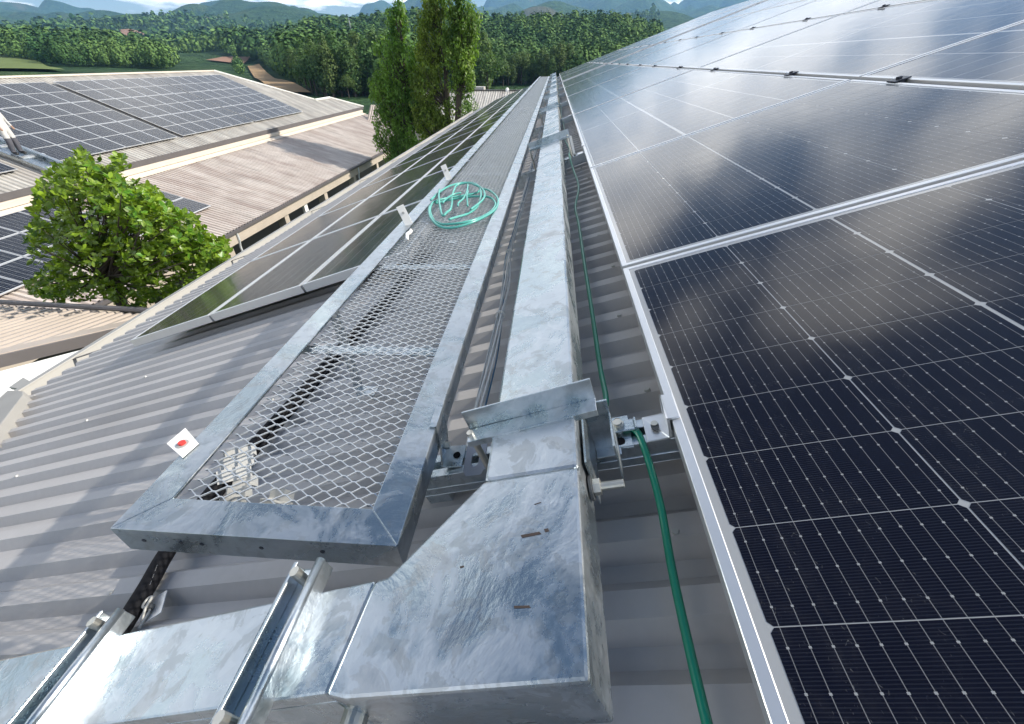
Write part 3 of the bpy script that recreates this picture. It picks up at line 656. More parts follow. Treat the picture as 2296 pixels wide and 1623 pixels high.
# ---------------------------------------------------------------- wires, hose, tags
GW = [(-.05, -.006, -.09), (.04, -.003, -.075), (.109, 0, -.062), (.223, 0, -.062), (.311, -.004, -.055), (.385, .000, -.035), (.408, .008, -.0285), (.413, .026, -.0275), (.425, .042, -.0285), (.455, .043, -.034), (.50, .0385, -.045), (.603, .042, -.06), (.818, .042, -.06), (1.067, .043, -.06), (1.4, .043, -.06), (1.6, .046, -.06), (1.78, .026, -.058), (1.936, .02, -.058), (2.2, .03, -.05), (2.40, .036, -.02), (2.6, .036, -.05), (2.892, .034, -.06), (3.2, .052, -.06), (3.542, .05, -.06), (4.36, .047, -.06), (4.9, .058, -.06), (5.6, .05, -.06), (7, .055, -.06), (9, .05, -.06), (12, .055, -.06), (15.5, .05, -.06)]
o = link('green_wire', MB().tube(smooth_path(GW, 7), .0046, 12).mesh('green_wire', M_GREEN, smooth=True), None, RM); tag(o, 'green earth wire running beside the duct along the panel edge', 'wire')
BW = [(.43, .262), (.50, .266), (.716, .264), (.9, .266), (1.068, .268), (1.25, .28), (1.422, .282), (1.8, .275), (2.143, .272), (2.8, .268), (3.421, .262), (4.5, .25), (6, .248), (8, .245), (11, .245), (15.5, .245)]
bd = thing('cable_bundle', 'loose bundle of thin grey and blue cables between walkway and duct', 'cable bundle', RM)
for i, (m_, r_) in enumerate(((M_WHITE, .0022), (M_WHITE, .002), (M_BLUE, .0018), (M_GREYTIE, .0022), (M_WHITE, .0017), (M_GREYTIE, .002))):
    rr_ = random.Random(i); pts = []
    for k, (x, y) in enumerate(BW):
        a = i * 1.05 + k * .8; w = .0055 if k % 3 == 0 else .010
        pts.append((x, y + w * math.cos(a) + rr_.uniform(-.002, .002), -.062 + .006 * math.sin(a)))
    part('cable', MB().tube(smooth_path(pts, 6), r_, 6), m_, bd, smooth=True)
for x, y in ((.455, .264), (.9, .266), (1.33, .282), (1.9, .274)): part('cable_tie', MB().tube([(x - .002, y, -.062), (x + .002, y, -.062)], .0125, 12), M_WHITE, bd)
CBL = [(.135, .74, -.03), (.15, .79, -.066), (.20, .815, -.078), (.286, .838, -.080), (.352, .858, -.080), (.45, .872, -.082), (.56, .868, -.085), (.761, .838, -.085), (1.05, .80, -.085), (1.392, .745, -.085), (1.8, .71, -.085)]
bc = thing('black_cable', 'thick black cable passing under the walkway mesh to the branch duct', 'cable', RM)
part('sheath', MB().tube(smooth_path(CBL, 8), .0138, 14), M_BLACK, bc, smooth=True)
cp = smooth_path(CBL, 8)
def on_cable(x, y, k):           # small flat pieces of print on the sheath
    return rp(x, y, -.0672)
for k in range(9):
    if k in (3, 6): continue
    f = k / 9; p = on_cable(352 - 17 * f, 1268 + 46 * f, k); part('print', MB().box(-.0016, .0016, -.0007, .0007, 0, .0002), M_PRINT, bc, M=T3(p) @ Matrix.Rotation(.35, 4, 'Z'))
cb2 = thing('thin_cable', 'second thin black cable lying beside the thick one under the mesh', 'cable', RM)
part('sheath', MB().tube(smooth_path([(x + .005, y - .030, z - .003) for x, y, z in CBL[4:]], 6), .005, 8), M_BLACK, cb2, smooth=True)
hk = thing('tie_plate', 'small pale plate with a wire tie on the roof beside the black cable', 'plate', RM @ T3(rp(347, 1362, -.092)) @ Matrix.Rotation(.6, 4, 'Z'))
part('plate', MB().box(-.022, .022, -.016, .016, 0, .002), M_ALUF, hk, .0004); part('tie', MB().tube(smooth_path([(-.02, .012, .004), (-.004, .004, .012), (.012, -.002, .012), (.014, .006, .012), (.002, .01, .012), (-.006, .002, .006), (-.03, .014, .004)], 4), .0022, 6), M_GREYRING, hk, smooth=True)
part('clip', MB().box(-.006, .004, -.002, .008, .002, .011), M_DGREY, hk, .001)
# crumpled bracket of sheet metal under the mesh
def wk(u, w, h): return WKM @ Vector((u, w, h))
M_PALE = simple('pale_sheet_metal', (0.66, 0.65, 0.61), 0.4, 0.3, 0.1, 20)
zz = thing('bent_sheet', 'bent bright sheet metal pieces under the near corner of the mesh', 'sheet metal', RM)
for i, (u, w, rz, sc) in enumerate(((.115, .262, .5, 1.0), (.075, .235, .2, .8), (.06, .185, -.2, .9))):
    pts = [(-.03, 0), (-.018, .012), (-.008, 0), (.004, .012), (.014, 0), (.026, .011)]
    q = MB()
    for (a, b), (c, d) in zip(pts[:-1], pts[1:]): q.face([(a * sc, -.02 * sc, b), (c * sc, -.02 * sc, d), (c * sc, .02 * sc, d), (a * sc, .02 * sc, b)])
    p = wk(u, w, -.028 - .006 * i); part('plate', q, M_PALE, zz, M=T3(p) @ Matrix.Rotation(rz, 4, 'Z') @ Matrix.Rotation(.3, 4, 'X'))
# teal hose coil
LO = dict(outer=[(1.261, .274), (1.201, .265), (1.113, .24), (1.053, .209), (1.024, .18), (1.016, .148), (1.027, .113), (1.059, .081), (1.128, .052), (1.21, .038), (1.288, .038), (1.347, .047), (1.403, .07), (1.445, .097), (1.465, .125), (1.428, .136), (1.395, .179), (1.356, .226), (1.292, .266), (1.243, .268), (1.178, .256), (1.103, .227), (1.057, .195), (1.039, .16), (1.045, .116), (1.088, .077), (1.165, .052), (1.251, .044), (1.301, .052), (1.334, .07), (1.346, .098), (1.352, .153), (1.329, .221), (1.292, .266)],
          loopA=[(1.28, .277), (1.393, .271), (1.496, .256), (1.555, .228), (1.565, .199), (1.538, .165), (1.473, .135), (1.398, .115), (1.304, .103), (1.207, .102), (1.13, .119), (1.08, .146), (1.051, .163)],
          loopB=[(1.393, .271), (1.311, .255), (1.171, .218), (1.102, .197), (1.081, .186), (1.101, .18), (1.137, .176), (1.228, .19), (1.322, .209), (1.411, .219), (1.471, .218), (1.491, .177), (1.458, .141), (1.42, .112), (1.349, .093), (1.271, .088), (1.195, .094), (1.13, .108)],
          tail=[(1.453, .172), (1.366, .161), (1.268, .156), (1.197, .16), (1.147, .152)], tail2=[(1.366, .157), (1.299, .15), (1.219, .134), (1.146, .12)], tail3=[(1.211, .218), (1.252, .214), (1.295, .196), (1.313, .173)])
hs = thing('hose_coil', 'loosely coiled teal hose lying on the walkway mesh', 'hose', RM @ WKM @ T3((1.25, .16, 0)))
for i, (k, pts) in enumerate(LO.items()):
    b = MB().tube(smooth_path([(u - 1.25, w - .16, .0035 + (.0075 * i if i < 3 else .022) + .004 * math.sin(j * 1.1 + i)) for j, (u, w) in enumerate(pts)], 6), .0039 if i < 3 else .0033, 10)
    part('coil' if i < 3 else 'loose_end', b, M_TEAL, hs, smooth=True)
tg = thing('marker_tag', 'white square tag with a red pin lying on the walkway corner rail', 'tag', RM @ WKM @ T3((.125, .336, .0012)))
c4 = [(.122, .357), (.152, .353), (.125, .313), (.100, .317)]; c4 = [(a - .125, b - .336) for a, b in c4]
part('plate', MB().prism(c4[::-1], 0, .0015), M_WHITE, tg, .0005)
part('washer', MB().cyl((-.003, -.003, .0015), (-.003, -.003, .0028), .0075, 20), M_GREYRING, tg); part('pin', MB().cyl((-.003, -.003, .0028), (-.003, -.003, .0055), .0045, 16), M_RED, tg)
for k, (u, w, lab) in enumerate(((1.05, .292, 'white marker tag standing upright on the rail beside the hose coil'), (1.66, .292, 'white marker tag standing upright on the rail behind the hose coil'))):
    t = thing('marker_tag', lab, 'tag', RM @ WKM @ T3((u, w, .0)) @ Matrix.Rotation(.35, 4, 'Z') @ Matrix.Rotation(-.30, 4, 'X'))
    part('plate', MB().box(-.0015, .0015, -.012, .012, 0, .062), M_WHITE, t, .0005); part('pin', MB().cyl((-.0015, 0, .04), (-.004, 0, .04), .004, 10), M_GREYRING, t)
o = link('paper_strip', MB().tube(smooth_path([(.905, .255, .004), (.93, .262, .010), (.965, .262, .006), (.985, .268, .004)], 5), .005, 6).mesh('paper_strip', M_WHITE, smooth=True), None, RM @ WKM); tag(o, 'short white plastic strip lying on the mesh before the hose coil', 'plastic strip')

# ---------------------------------------------------------------- the long building on the left
lb = thing('long_building', 'long building with rust stained ribbed roofs on the left', 'building')
lb.location = (-20, 30, 0)
LBI = T3((20, -30, 0))
def a_top(l):
    return float(np.interp(l, [39.1, 43.7, 43.75, 46.8, 49.2], [-25.35, -19.35, -19.25, -19.25, -16.8]))
def rib_roof(l0, l1, P, h, topf, botf, prof=(0, .30, .45, .80, .95)):
    mb = MB(); l = l0; pr = []
    while l < l1:
        for f, z in zip(prof, (-h, -h, 0, 0, -h)): pr.append((l + f * P, z))
        l += P
    for y, z in pr: mb.v += [(topf(y), y, z), (botf(y), y, z)]
    for i in range(len(pr) - 1): mb.f.append((2 * i, 2 * i + 1, 2 * i + 3, 2 * i + 2)); mb.m.append(0)
    return mb
part('roof', rib_roof(3.0, 49.1, .22, .05, a_top, lambda l: -16.75), M_LROOF, lb, M=LBI @ LM)
mb = MB().box(-25.42, -25.25, 3, 39.1, .02, .05)
part('ridge_cap', mb, M_CREAMWALL, lb, M=LBI @ LM)
mb = MB()
for (l0, a0), (l1, a1) in (((39.1, -25.35), (43.7, -19.35)), ((43.7, -19.3), (46.8, -19.3)), ((46.8, -19.25), (49.2, -16.8))):
    d = Vector((a1 - a0, l1 - l0)).normalized(); n = Vector((d.y, -d.x)) * .14
    mb.prism([(a0, l0), (a1, l1), (a1 + n.x, l1 + n.y), (a0 + n.x, l0 + n.y)], .01, .10)
part('gable_trim', mb, M_WHITEWALL, lb, M=LBI @ LM)
EX, EZ = -19.62, CZ - 3.86
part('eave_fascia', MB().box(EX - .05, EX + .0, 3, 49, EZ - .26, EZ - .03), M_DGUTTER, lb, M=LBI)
part('wall', MB().box(-40, -19.9, 3, 48.6, 0, EZ - .1), M_CREAMWALL, lb, M=LBI)
t16 = R_(16.0); TX0, TZ0 = -19.55, CZ - 4.42
LOM = frame((math.cos(t16), 0, -math.sin(t16)), (0, 1, 0), (math.sin(t16), 0, math.cos(t16)), (TX0, 0, TZ0))
LOL = 5.95
part('lower_roof', rib_roof(3.0, 48.4, .21, .06, lambda l: 0.0, lambda l: LOL if l < 37 else LOL - (l - 37) * .0), M_LOWROOF, lb, M=LBI @ LOM)
part('flashing', MB().box(-.05, .32, 3, 48.5, .012, .03).box(-.33, -.05, 3, 48.5, .05, .24), M_CREAMWALL, lb, M=LBI @ LOM)
ev = LOM @ Vector((LOL, 0, 0))
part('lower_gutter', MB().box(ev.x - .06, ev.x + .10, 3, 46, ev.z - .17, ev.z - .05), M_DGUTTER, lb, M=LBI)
part('edge_beam', MB().box(ev.x - .30, ev.x - .02, 3, 46, ev.z - .62, ev.z - .175), M_CONC, lb, M=LBI)
for k, (l_, w_) in enumerate(((12.0, .45), (16.7, .45), (21.5, .45), (26.2, .45), (30.9, .45), (35.6, .45), (40.3, .45), (45, .45))):
    part('column', MB().box(ev.x - .55, ev.x - .10, l_ - .2, l_ + .2, 0, ev.z - .60), M_CONC, lb, 0.01, M=LBI)
for l_ in (17.3, 31.5):
    part('downpipe', MB().tube([(ev.x + .02, l_, ev.z - .15), (ev.x + .02, l_, ev.z - .5), (ev.x - .05, l_, ev.z - .8), (ev.x - .05, l_, .1)], .05, 8), M_GREYTIE, lb, M=LBI)
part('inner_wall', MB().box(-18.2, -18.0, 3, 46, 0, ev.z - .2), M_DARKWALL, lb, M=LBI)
part('switch_box', MB().box(ev.x - .35, ev.x - .2, 23.6, 23.95, ev.z - 1.15, ev.z - .66), M_WHITE, lb, M=LBI)
lp = panel_meshes(2.20, 1.115, 6, 24, True, mat=M_PANELF, lip=0.02)
for (l0, nm) in ((9.0, 'leftmost array beyond the cable tray'), (17.45, 'left array'), (24.65, 'middle array'), (31.58, 'right array')):
    for r in range(3):
        for c in range(6):
            M = LM @ T3((-24.45 + 2.225 * r, l0 + 1.13 * c, .13))
            if not seen(M, 0, 2.2, 0, 1.115): continue
            t = thing('solar_panel', f'left building solar panel, {nm}, {("upper", "middle", "lower")[r]} row, {ORD[c]} of six', 'solar panel', M, 'solar panels on the upper left roof')
            part('frame', lp[0], None, t); part('laminate', lp[1], None, t)
lp2 = panel_meshes(1.22, 1.17, 6, 12, True, mat=M_PANELF, lip=0.018)
for r in range(3):
    for c in range(12):
        l_ = 4.30 + 1.19 * c
        if r == 0 and c > 8: continue
        M = LOM @ T3((.42 + 1.245 * r, l_, .12))
        if not seen(M, 0, 1.2, 0, 1.2): continue
        t = thing('solar_panel', f'solar panel on the rusty lower roof, {("upper", "middle", "lower")[r]} row, {ORD[c]} from the left', 'solar panel', M, 'solar panels on the lower left roof')
        part('frame', lp2[0], None, t); part('laminate', lp2[1], None, t)
ct = thing('cable_tray', 'galvanised cable tray running down the left building roof', 'cable tray', LM @ T3((-21, 16.8, 0)))
for y in (-.42, .42): part('side_rail', MB().box(-3.6, 4.05, y - .03, y + .03, .10, .26).box(-3.6, 4.05, y - .11, y + .03, .25, .265), M_GALV, ct)
part('tray_floor', MB().box(-3.6, 3.9, -.38, .38, .09, .11), M_GALV, ct)
for k in range(8): part('rung', MB().box(-3.4 + k * .98, -3.28 + k * .98, -.39, .39, .112, .15), M_ALUF, ct)
for q in (2.6, 3.4, 1.0): part('bracket', MB().box(q, q + .12, .45, .62, .1, .2), M_ALUF, ct)
# person on the tray
def person():
    base = LM @ Vector((-18.62, 16.84, .16)); P = thing('person', 'person in dark lower trousers and black shoes standing on the cable tray', 'person', T3(base))
    J = dict(pel=(0, -.12, .93), hipR=(0, -.03, .90), kneR=(.05, -.02, .50), ankR=(.0, 0, .09), toeR=(.2, 0, .05), hipL=(0, -.21, .90), kneL=(.06, -.24, .50), ankL=(-.02, -.26, .09), toeL=(.18, -.28, .05),
             spi=(0, -.12, 1.15), che=(.02, -.12, 1.36), nec=(.03, -.12, 1.50), hed=(.06, -.12, 1.62), top=(.06, -.12, 1.75), shR=(.01, .06, 1.42), elR=(.03, .12, 1.15), wrR=(.16, .10, .94), haR=(.2, .10, .87), shL=(.01, -.30, 1.42), elL=(.03, -.36, 1.15), wrL=(.16, -.34, .94), haL=(.2, -.34, .87))
    Rr = dict(pel=.15, hipR=.125, kneR=.105, ankR=.085, toeR=.055, hipL=.125, kneL=.105, ankL=.085, toeL=.055, spi=.14, che=.15, nec=.06, hed=.085, top=.07, shR=.065, elR=.046, wrR=.034, haR=.04, shL=.065, elL=.046, wrL=.034, haL=.04)
    E_ = [('pel', 'hipR'), ('hipR', 'kneR'), ('kneR', 'ankR'), ('ankR', 'toeR'), ('pel', 'hipL'), ('hipL', 'kneL'), ('kneL', 'ankL'), ('ankL', 'toeL'), ('pel', 'spi'), ('spi', 'che'), ('che', 'nec'), ('nec', 'hed'), ('hed', 'top'), ('che', 'shR'), ('shR', 'elR'), ('elR', 'wrR'), ('wrR', 'haR'), ('che', 'shL'), ('shL', 'elL'), ('elL', 'wrL'), ('wrL', 'haL')]
    ks = list(J); me = bpy.data.meshes.new('body'); me.from_pydata([J[k] for k in ks], [(ks.index(a), ks.index(b)) for a, b in E_], [])
    o = bpy.data.objects.new('body', me); COL.objects.link(o); sk = o.modifiers.new('skin', 'SKIN'); o.modifiers.new('sub', 'SUBSURF').render_levels = 2
    o.modifiers['sub'].levels = 2
    for i, k in enumerate(ks): me.skin_vertices[0].data[i].radius = (Rr[k], Rr[k]); me.skin_vertices[0].data[i].use_root = (k == 'pel')
    ev_ = o.evaluated_get(bpy.context.evaluated_depsgraph_get()); m2 = bpy.data.meshes.new_from_object(ev_); bpy.data.objects.remove(o)
    m2.materials.clear()
    for m in (simple('work_trousers', (0.085, 0.085, 0.10), .85), simple('work_shirt', (0.5, 0.49, 0.47), .85), simple('skin', (0.32, 0.19, 0.13), .6), simple('black_shoe', (.015, .015, .017), .5)): m2.materials.append(m)
    for p in m2.polygons: z = p.center.z; p.material_index = 3 if z < .13 else 0 if z < .62 else 1 if z < 1.48 and not (.80 < z < 1.0 and p.center.x > .13 and (p.center.y > .06 or p.center.y < -.30)) else 2; p.use_smooth = True
    m2.name = 'body'; link('body', m2, P)
    link('hair', MB().tube([(.03, -.12, 1.70), (.045, -.12, 1.77), (.05, -.12, 1.80)], [.098, .085, .03], 14).mesh('hair', M_BLACK, smooth=True), P)
person()

# ---------------------------------------------------------------- small cream roof and walls below our eave
cr_ = thing('cream_roof_annex', 'low annex with a cream ribbed roof below the eave', 'building')
cr_.location = (-6, 3, 0); CRI = T3((6, -3, 0))
sl = R_(14); az_ = R_(-13)
hx = Vector((math.sin(az_) * math.cos(sl), math.cos(az_) * math.cos(sl), -math.sin(sl))); hy = Vector((math.cos(az_), -math.sin(az_), 0)); hz = hy.cross(hx)
if hz.z < 0: hz = -hz
e0 = Vector((-6.0, 4.35, CZ - 2.62))
CRM = frame(hx, -hy, hz, e0); CRMI = CRM.inverted()
def cpt(x, y):
    o = CRMI @ Vector((0, 0, CZ)); d = CRMI.to_3x3() @ ray(x, y); t = -o.z / d.z; return o + d * t
q0, q1 = cpt(0, 786), cpt(200, 741)
def nearx(y): return q0.x + (q1.x - q0.x) * (y - q0.y) / (q1.y - q0.y)
qe0, qe1 = cpt(0, 683), cpt(318, 702)
def farx(y): return qe0.x + (qe1.x - qe0.x) * (y - qe0.y) / (qe1.y - qe0.y)
mb = MB(); y = -3.0; pr = []
while y < 4.0:
    for f, z in ((0, -.02), (.35, -.02), (.5, 0), (.8, 0), (.95, -.02)): pr.append((y + f * .135, z))
    y += .135
for y, z in pr: mb.v += [(nearx(y), y, z), (farx(y), y, z)]
for i in range(len(pr) - 1): mb.f.append((2 * i, 2 * i + 1, 2 * i + 3, 2 * i + 2)); mb.m.append(0)
part('roof', mb, M_CREAM, cr_, M=CRI @ CRM)
mb = MB(); A_, B_ = (nearx(-3), -3), (nearx(4), 4)
mb.prism([(A_[0] + .03, -3), (B_[0] + .03, 4), (B_[0] - .34, 4), (A_[0] - .34, -3)], .002, .012)
part('apron', mb, M_CREAM, cr_, M=CRI @ CRM)
mb = MB().prism([(A_[0] - .34, -3), (B_[0] - .34, 4), (B_[0] - .42, 4), (A_[0] - .42, -3)], -.10, .004)
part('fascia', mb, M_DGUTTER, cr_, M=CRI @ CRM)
mb = MB().tube([CRM @ Vector((farx(-3) + .03, -3, .03)), CRM @ Vector((farx(4) + .03, 4, .03))], .035, 8)
part('eave_pipe', mb, M_DGUTTER, cr_, M=CRI)
wp_ = [at(x, y, Z=-2.02) for x, y in ((-60, 935), (-60, 848), (190, 782), (95, 855), (40, 905))]; wp_ = [(p.x, p.y) for p in wp_]
ar = sum(wp_[i][0] * wp_[(i + 1) % 5][1] - wp_[(i + 1) % 5][0] * wp_[i][1] for i in range(5)); wp_ = wp_ if ar > 0 else wp_[::-1]
part('wall', MB().prism(wp_, 0, CZ - 2.02), M_WHITEWALL, cr_, M=CRI)
M_CAP = simple('grey_cap', (0.34, 0.33, 0.31), 0.8, 0, 0.15, 4)
pc = thing('parapet', 'grey concrete parapet cap at the left end of the eave', 'parapet', RM)
P_ = [rp(x, y, -.06) for x, y in ((-40, 925), (-2, 892), (17, 875), (51, 876), (52, 884), (-25, 985))]
P_ = [(p.x, p.y) for p in P_]; ar = sum(P_[i][0] * P_[(i + 1) % 6][1] - P_[(i + 1) % 6][0] * P_[i][1] for i in range(6)); P_ = P_ if ar > 0 else P_[::-1]
part('cap', MB().prism(P_, -.16, -.06), M_CAP, pc, .004)
fl = [rp(x, y, -.11) for x, y in ((20, 868), (52, 846), (68, 855), (50, 872))]; fl = [(p.x, p.y) for p in fl]; ar = sum(fl[i][0] * fl[(i + 1) % 4][1] - fl[(i + 1) % 4][0] * fl[i][1] for i in range(4)); fl = fl if ar > 0 else fl[::-1]
part('flashing', MB().prism(fl, -.13, -.11), M_GUTTER, pc, .002)
for (a_, b_, lab) in (((470, 590), (621, 516), 'near'), ((690, 476), (745, 447), 'far')):
    a, b = at(*a_, X=-11.3), at(*b_, X=-11.3); z = min(a.z, b.z) - .15
    o = link('concrete_ledge', MB().box(-11.3, -10.5, min(a.y, b.y), max(a.y, b.y), 0, z).mesh('concrete_ledge', M_CONC, .02)); tag(o, f'beige concrete ledge between the buildings, the {lab} one', 'ledge', 'concrete ledges between the buildings')
# ---------------------------------------------------------------- buildings farther off
fb = thing('far_building', 'pale ribbed roof of a building beyond the tall tree', 'building', T3((-6, 60, 0)))
M_ = frame((0, -math.cos(R_(18)), -math.sin(R_(18))), (1, 0, 0), (0, -math.sin(R_(18)), math.cos(R_(18))), (0, 2.0, CZ - 3.05))
part('roof', rib_roof(-10, 12, .30, .05, lambda l: 0, lambda l: 9.0), M_LROOF, fb, M=M_)
part('ridge_cap', MB().box(-10, 12, 1.8, 2.2, CZ - 3.06, CZ - 2.98), M_DGUTTER, fb); part('wall', MB().box(-9.8, 11.8, -6, 9, 0, CZ - 6.0), M_CREAMWALL, fb)
p = at(1137, 203, Y=62.0); part('roof_vent', MB().tube([(p.x + 6, 2, p.z - .35), (p.x + 6, 2, p.z), (p.x + 6, 2, p.z + .3)], [.22, .3, .1], 12), M_WHITE, fb, smooth=True)
part('roof_monitor', MB().box(-6.2, -2.8, 2.3, 4.0, CZ - 3.1, CZ - 2.72), M_LROOF, fb)
sd = thing('shed', 'small beige ribbed shed roof beside the tall tree', 'shed', T3(at(846, 243, Y=47) * 1.0)); 
sd.location.z = 0
part('roof', rib_roof(-.9, .9, .22, .04, lambda l: 0, lambda l: 2.6), M_CREAM, sd, M=frame((0, -.8, -.6), (1, 0, 0), (0, -.6, .8), (0, .6, CZ - 3.6))); part('wall', MB().box(-.85, .85, -1.3, .6, 0, CZ - 5.2), M_CREAMWALL, sd)
def house(x, y, w, d, h, lab, roofm, wallm, two=True):
    g = hit_ground(x, y)
    if g is None: return
    r = math.hypot(*g); z = float(ground_z(*g)); M = T3((g[0], g[1], z - 1)) @ Matrix.Rotation(-math.atan2(g[0], g[1]) + .3, 4, 'Z')
    t = thing('house', lab, 'house', M)
    part('wall', MB().box(-w / 2, w / 2, -d / 2, d / 2, 0, h + 1), wallm, t)
    part('roof', MB().prism([(-d / 2 - .6, 0), (d / 2 + .6, 0), (0, d * .22)], -w / 2 - .6, w / 2 + .6, M=T3((0, 0, h + 1)) @ frame((0, 1, 0), (0, 0, 1), (1, 0, 0), (0, 0, 0))), roofm, t)
    n = max(2, int(w / 3.2))
    for f in range(2 if two else 1):
        for i in range(n):
            xx = -w / 2 + (i + .5) * w / n; zz = 2.0 + f * h * .48; fr = part('window', MB().box(xx - .6, xx + .6, -d / 2 - .06, -d / 2 + .05, zz, zz + 1.3), M_WHITEWALL, t)
            link('pane', MB().box(xx - .5, xx + .5, -d / 2 - .09, -d / 2 - .05, zz + .1, zz + 1.2).mesh('pane', M_BLACK), fr)
    part('door', MB().box(-.5, .5, -d / 2 - .08, -d / 2, 1, 3.1), M_DGUTTER, t)
house(1190, 112, 13, 9, 6.0, 'grey house half hidden in trees on the wooded hill', M_CONC, M_CONC)
house(1216, 118, 6, 6, 4.5, 'smaller grey house on the wooded hill', M_CONC, M_CONC, False)
house(829, 178, 8, 6, 4.5, 'small pale house among trees left of the tall tree', M_CREAMWALL, M_WHITEWALL, False)
house(62, 90, 22, 14, 9, 'white house alone on the far slope', M_WHITEWALL, M_WHITEWALL)
house(640, 128, 9, 7, 4, 'small pale house at the edge of the brown field', M_CREAMWALL, M_WHITEWALL, False)
def pylon(x, y, h, lab):
    g = hit_ground(x, y)
    if g is None: return
    t = thing('transmission_tower', lab, 'pylon', T3((g[0], g[1], float(ground_z(*g))))); b = h * .09; mb = MB(); r = .12
    for sx, sy in ((1, 1), (1, -1), (-1, 1), (-1, -1)): mb.tube([(sx * b, sy * b, 0), (sx * b * .25, sy * b * .25, h * .7), (sx * .1, sy * .1, h)], r, 4)
    for k in range(8):
        f, g2 = k / 8, (k + 1) / 8; bb, b2 = b * (1 - f * .85), b * (1 - g2 * .85)
        for s1 in (1, -1): mb.tube([(bb, s1 * bb, f * h * .85), (-b2, s1 * b2, g2 * h * .85)], r * .6, 4).tube([(s1 * bb, -bb, f * h * .85), (s1 * b2, b2, g2 * h * .85)], r * .6, 4)
    part('mast', mb, M_GREYTIE, t)
    am = MB()
    for z, w in ((.72, .16), (.84, .13), (.95, .09)): am.tube([(-h * w, 0, h * z), (0, 0, h * z + .5), (h * w, 0, h * z)], r, 4)
    part('cross_arm', am, M_GREYTIE, t)
pylon(1308, 64, 26, 'lattice transmission tower on the crest of the wooded hill')
pylon(792, 100, 20, 'pale lattice tower among trees left of the tall tree')

# ---------------------------------------------------------------- trees
def quads_mesh(name, C, Nn, sz, mat, asp=0.55, fold=0.0, droop=None):
    """leaf shaped pieces: centre, normal, length"""
    C = np.asarray(C, float); n = len(C); Nn = Nn / np.linalg.norm(Nn, axis=1, keepdims=True)
    a = rng.normal(size=(n, 3)) if droop is None else droop + rng.normal(size=(n, 3)) * .35
    a -= Nn * (a * Nn).sum(1, keepdims=True); a /= np.linalg.norm(a, axis=1, keepdims=True) + 1e-9; b = np.cross(Nn, a); sz = np.asarray(sz)[:, None]
    P = [C - a * sz * .5, C - a * sz * .1 + b * sz * asp * .5 + Nn * sz * fold, C + a * sz * .28 + b * sz * asp * .36 + Nn * sz * fold * .6, C + a * sz * .5, C + a * sz * .28 - b * sz * asp * .36 + Nn * sz * fold * .6, C - a * sz * .1 - b * sz * asp * .5 + Nn * sz * fold]
    V = np.stack(P, 1).reshape(-1, 3); k = np.arange(n)[:, None] * 6
    F = np.concatenate([k + np.array([[0, 1, 2, 3]]), k + np.array([[0, 3, 4, 5]])], 0)
    me = bpy.data.meshes.new(name); me.vertices.add(len(V)); me.vertices.foreach_set('co', V.ravel().astype(np.float32))
    nf = len(F); me.loops.add(nf * 4); me.loops.foreach_set('vertex_index', F.ravel().astype(np.int32)); me.polygons.add(nf)
    me.polygons.foreach_set('loop_start', np.arange(0, nf * 4, 4, dtype=np.int32)); me.polygons.foreach_set('loop_total', np.full(nf, 4, np.int32))
    me.update(calc_edges=True); me.validate(); me.materials.append(mat); return me
def blob_pts(n, c, r, shell=0.5):
    d = rng.normal(size=(n, 3)); d /= np.linalg.norm(d, axis=1, keepdims=True); rad = (shell + (1 - shell) * rng.random(n)) ** .6
    return np.asarray(c) + d * rad[:, None] * np.asarray(r), d
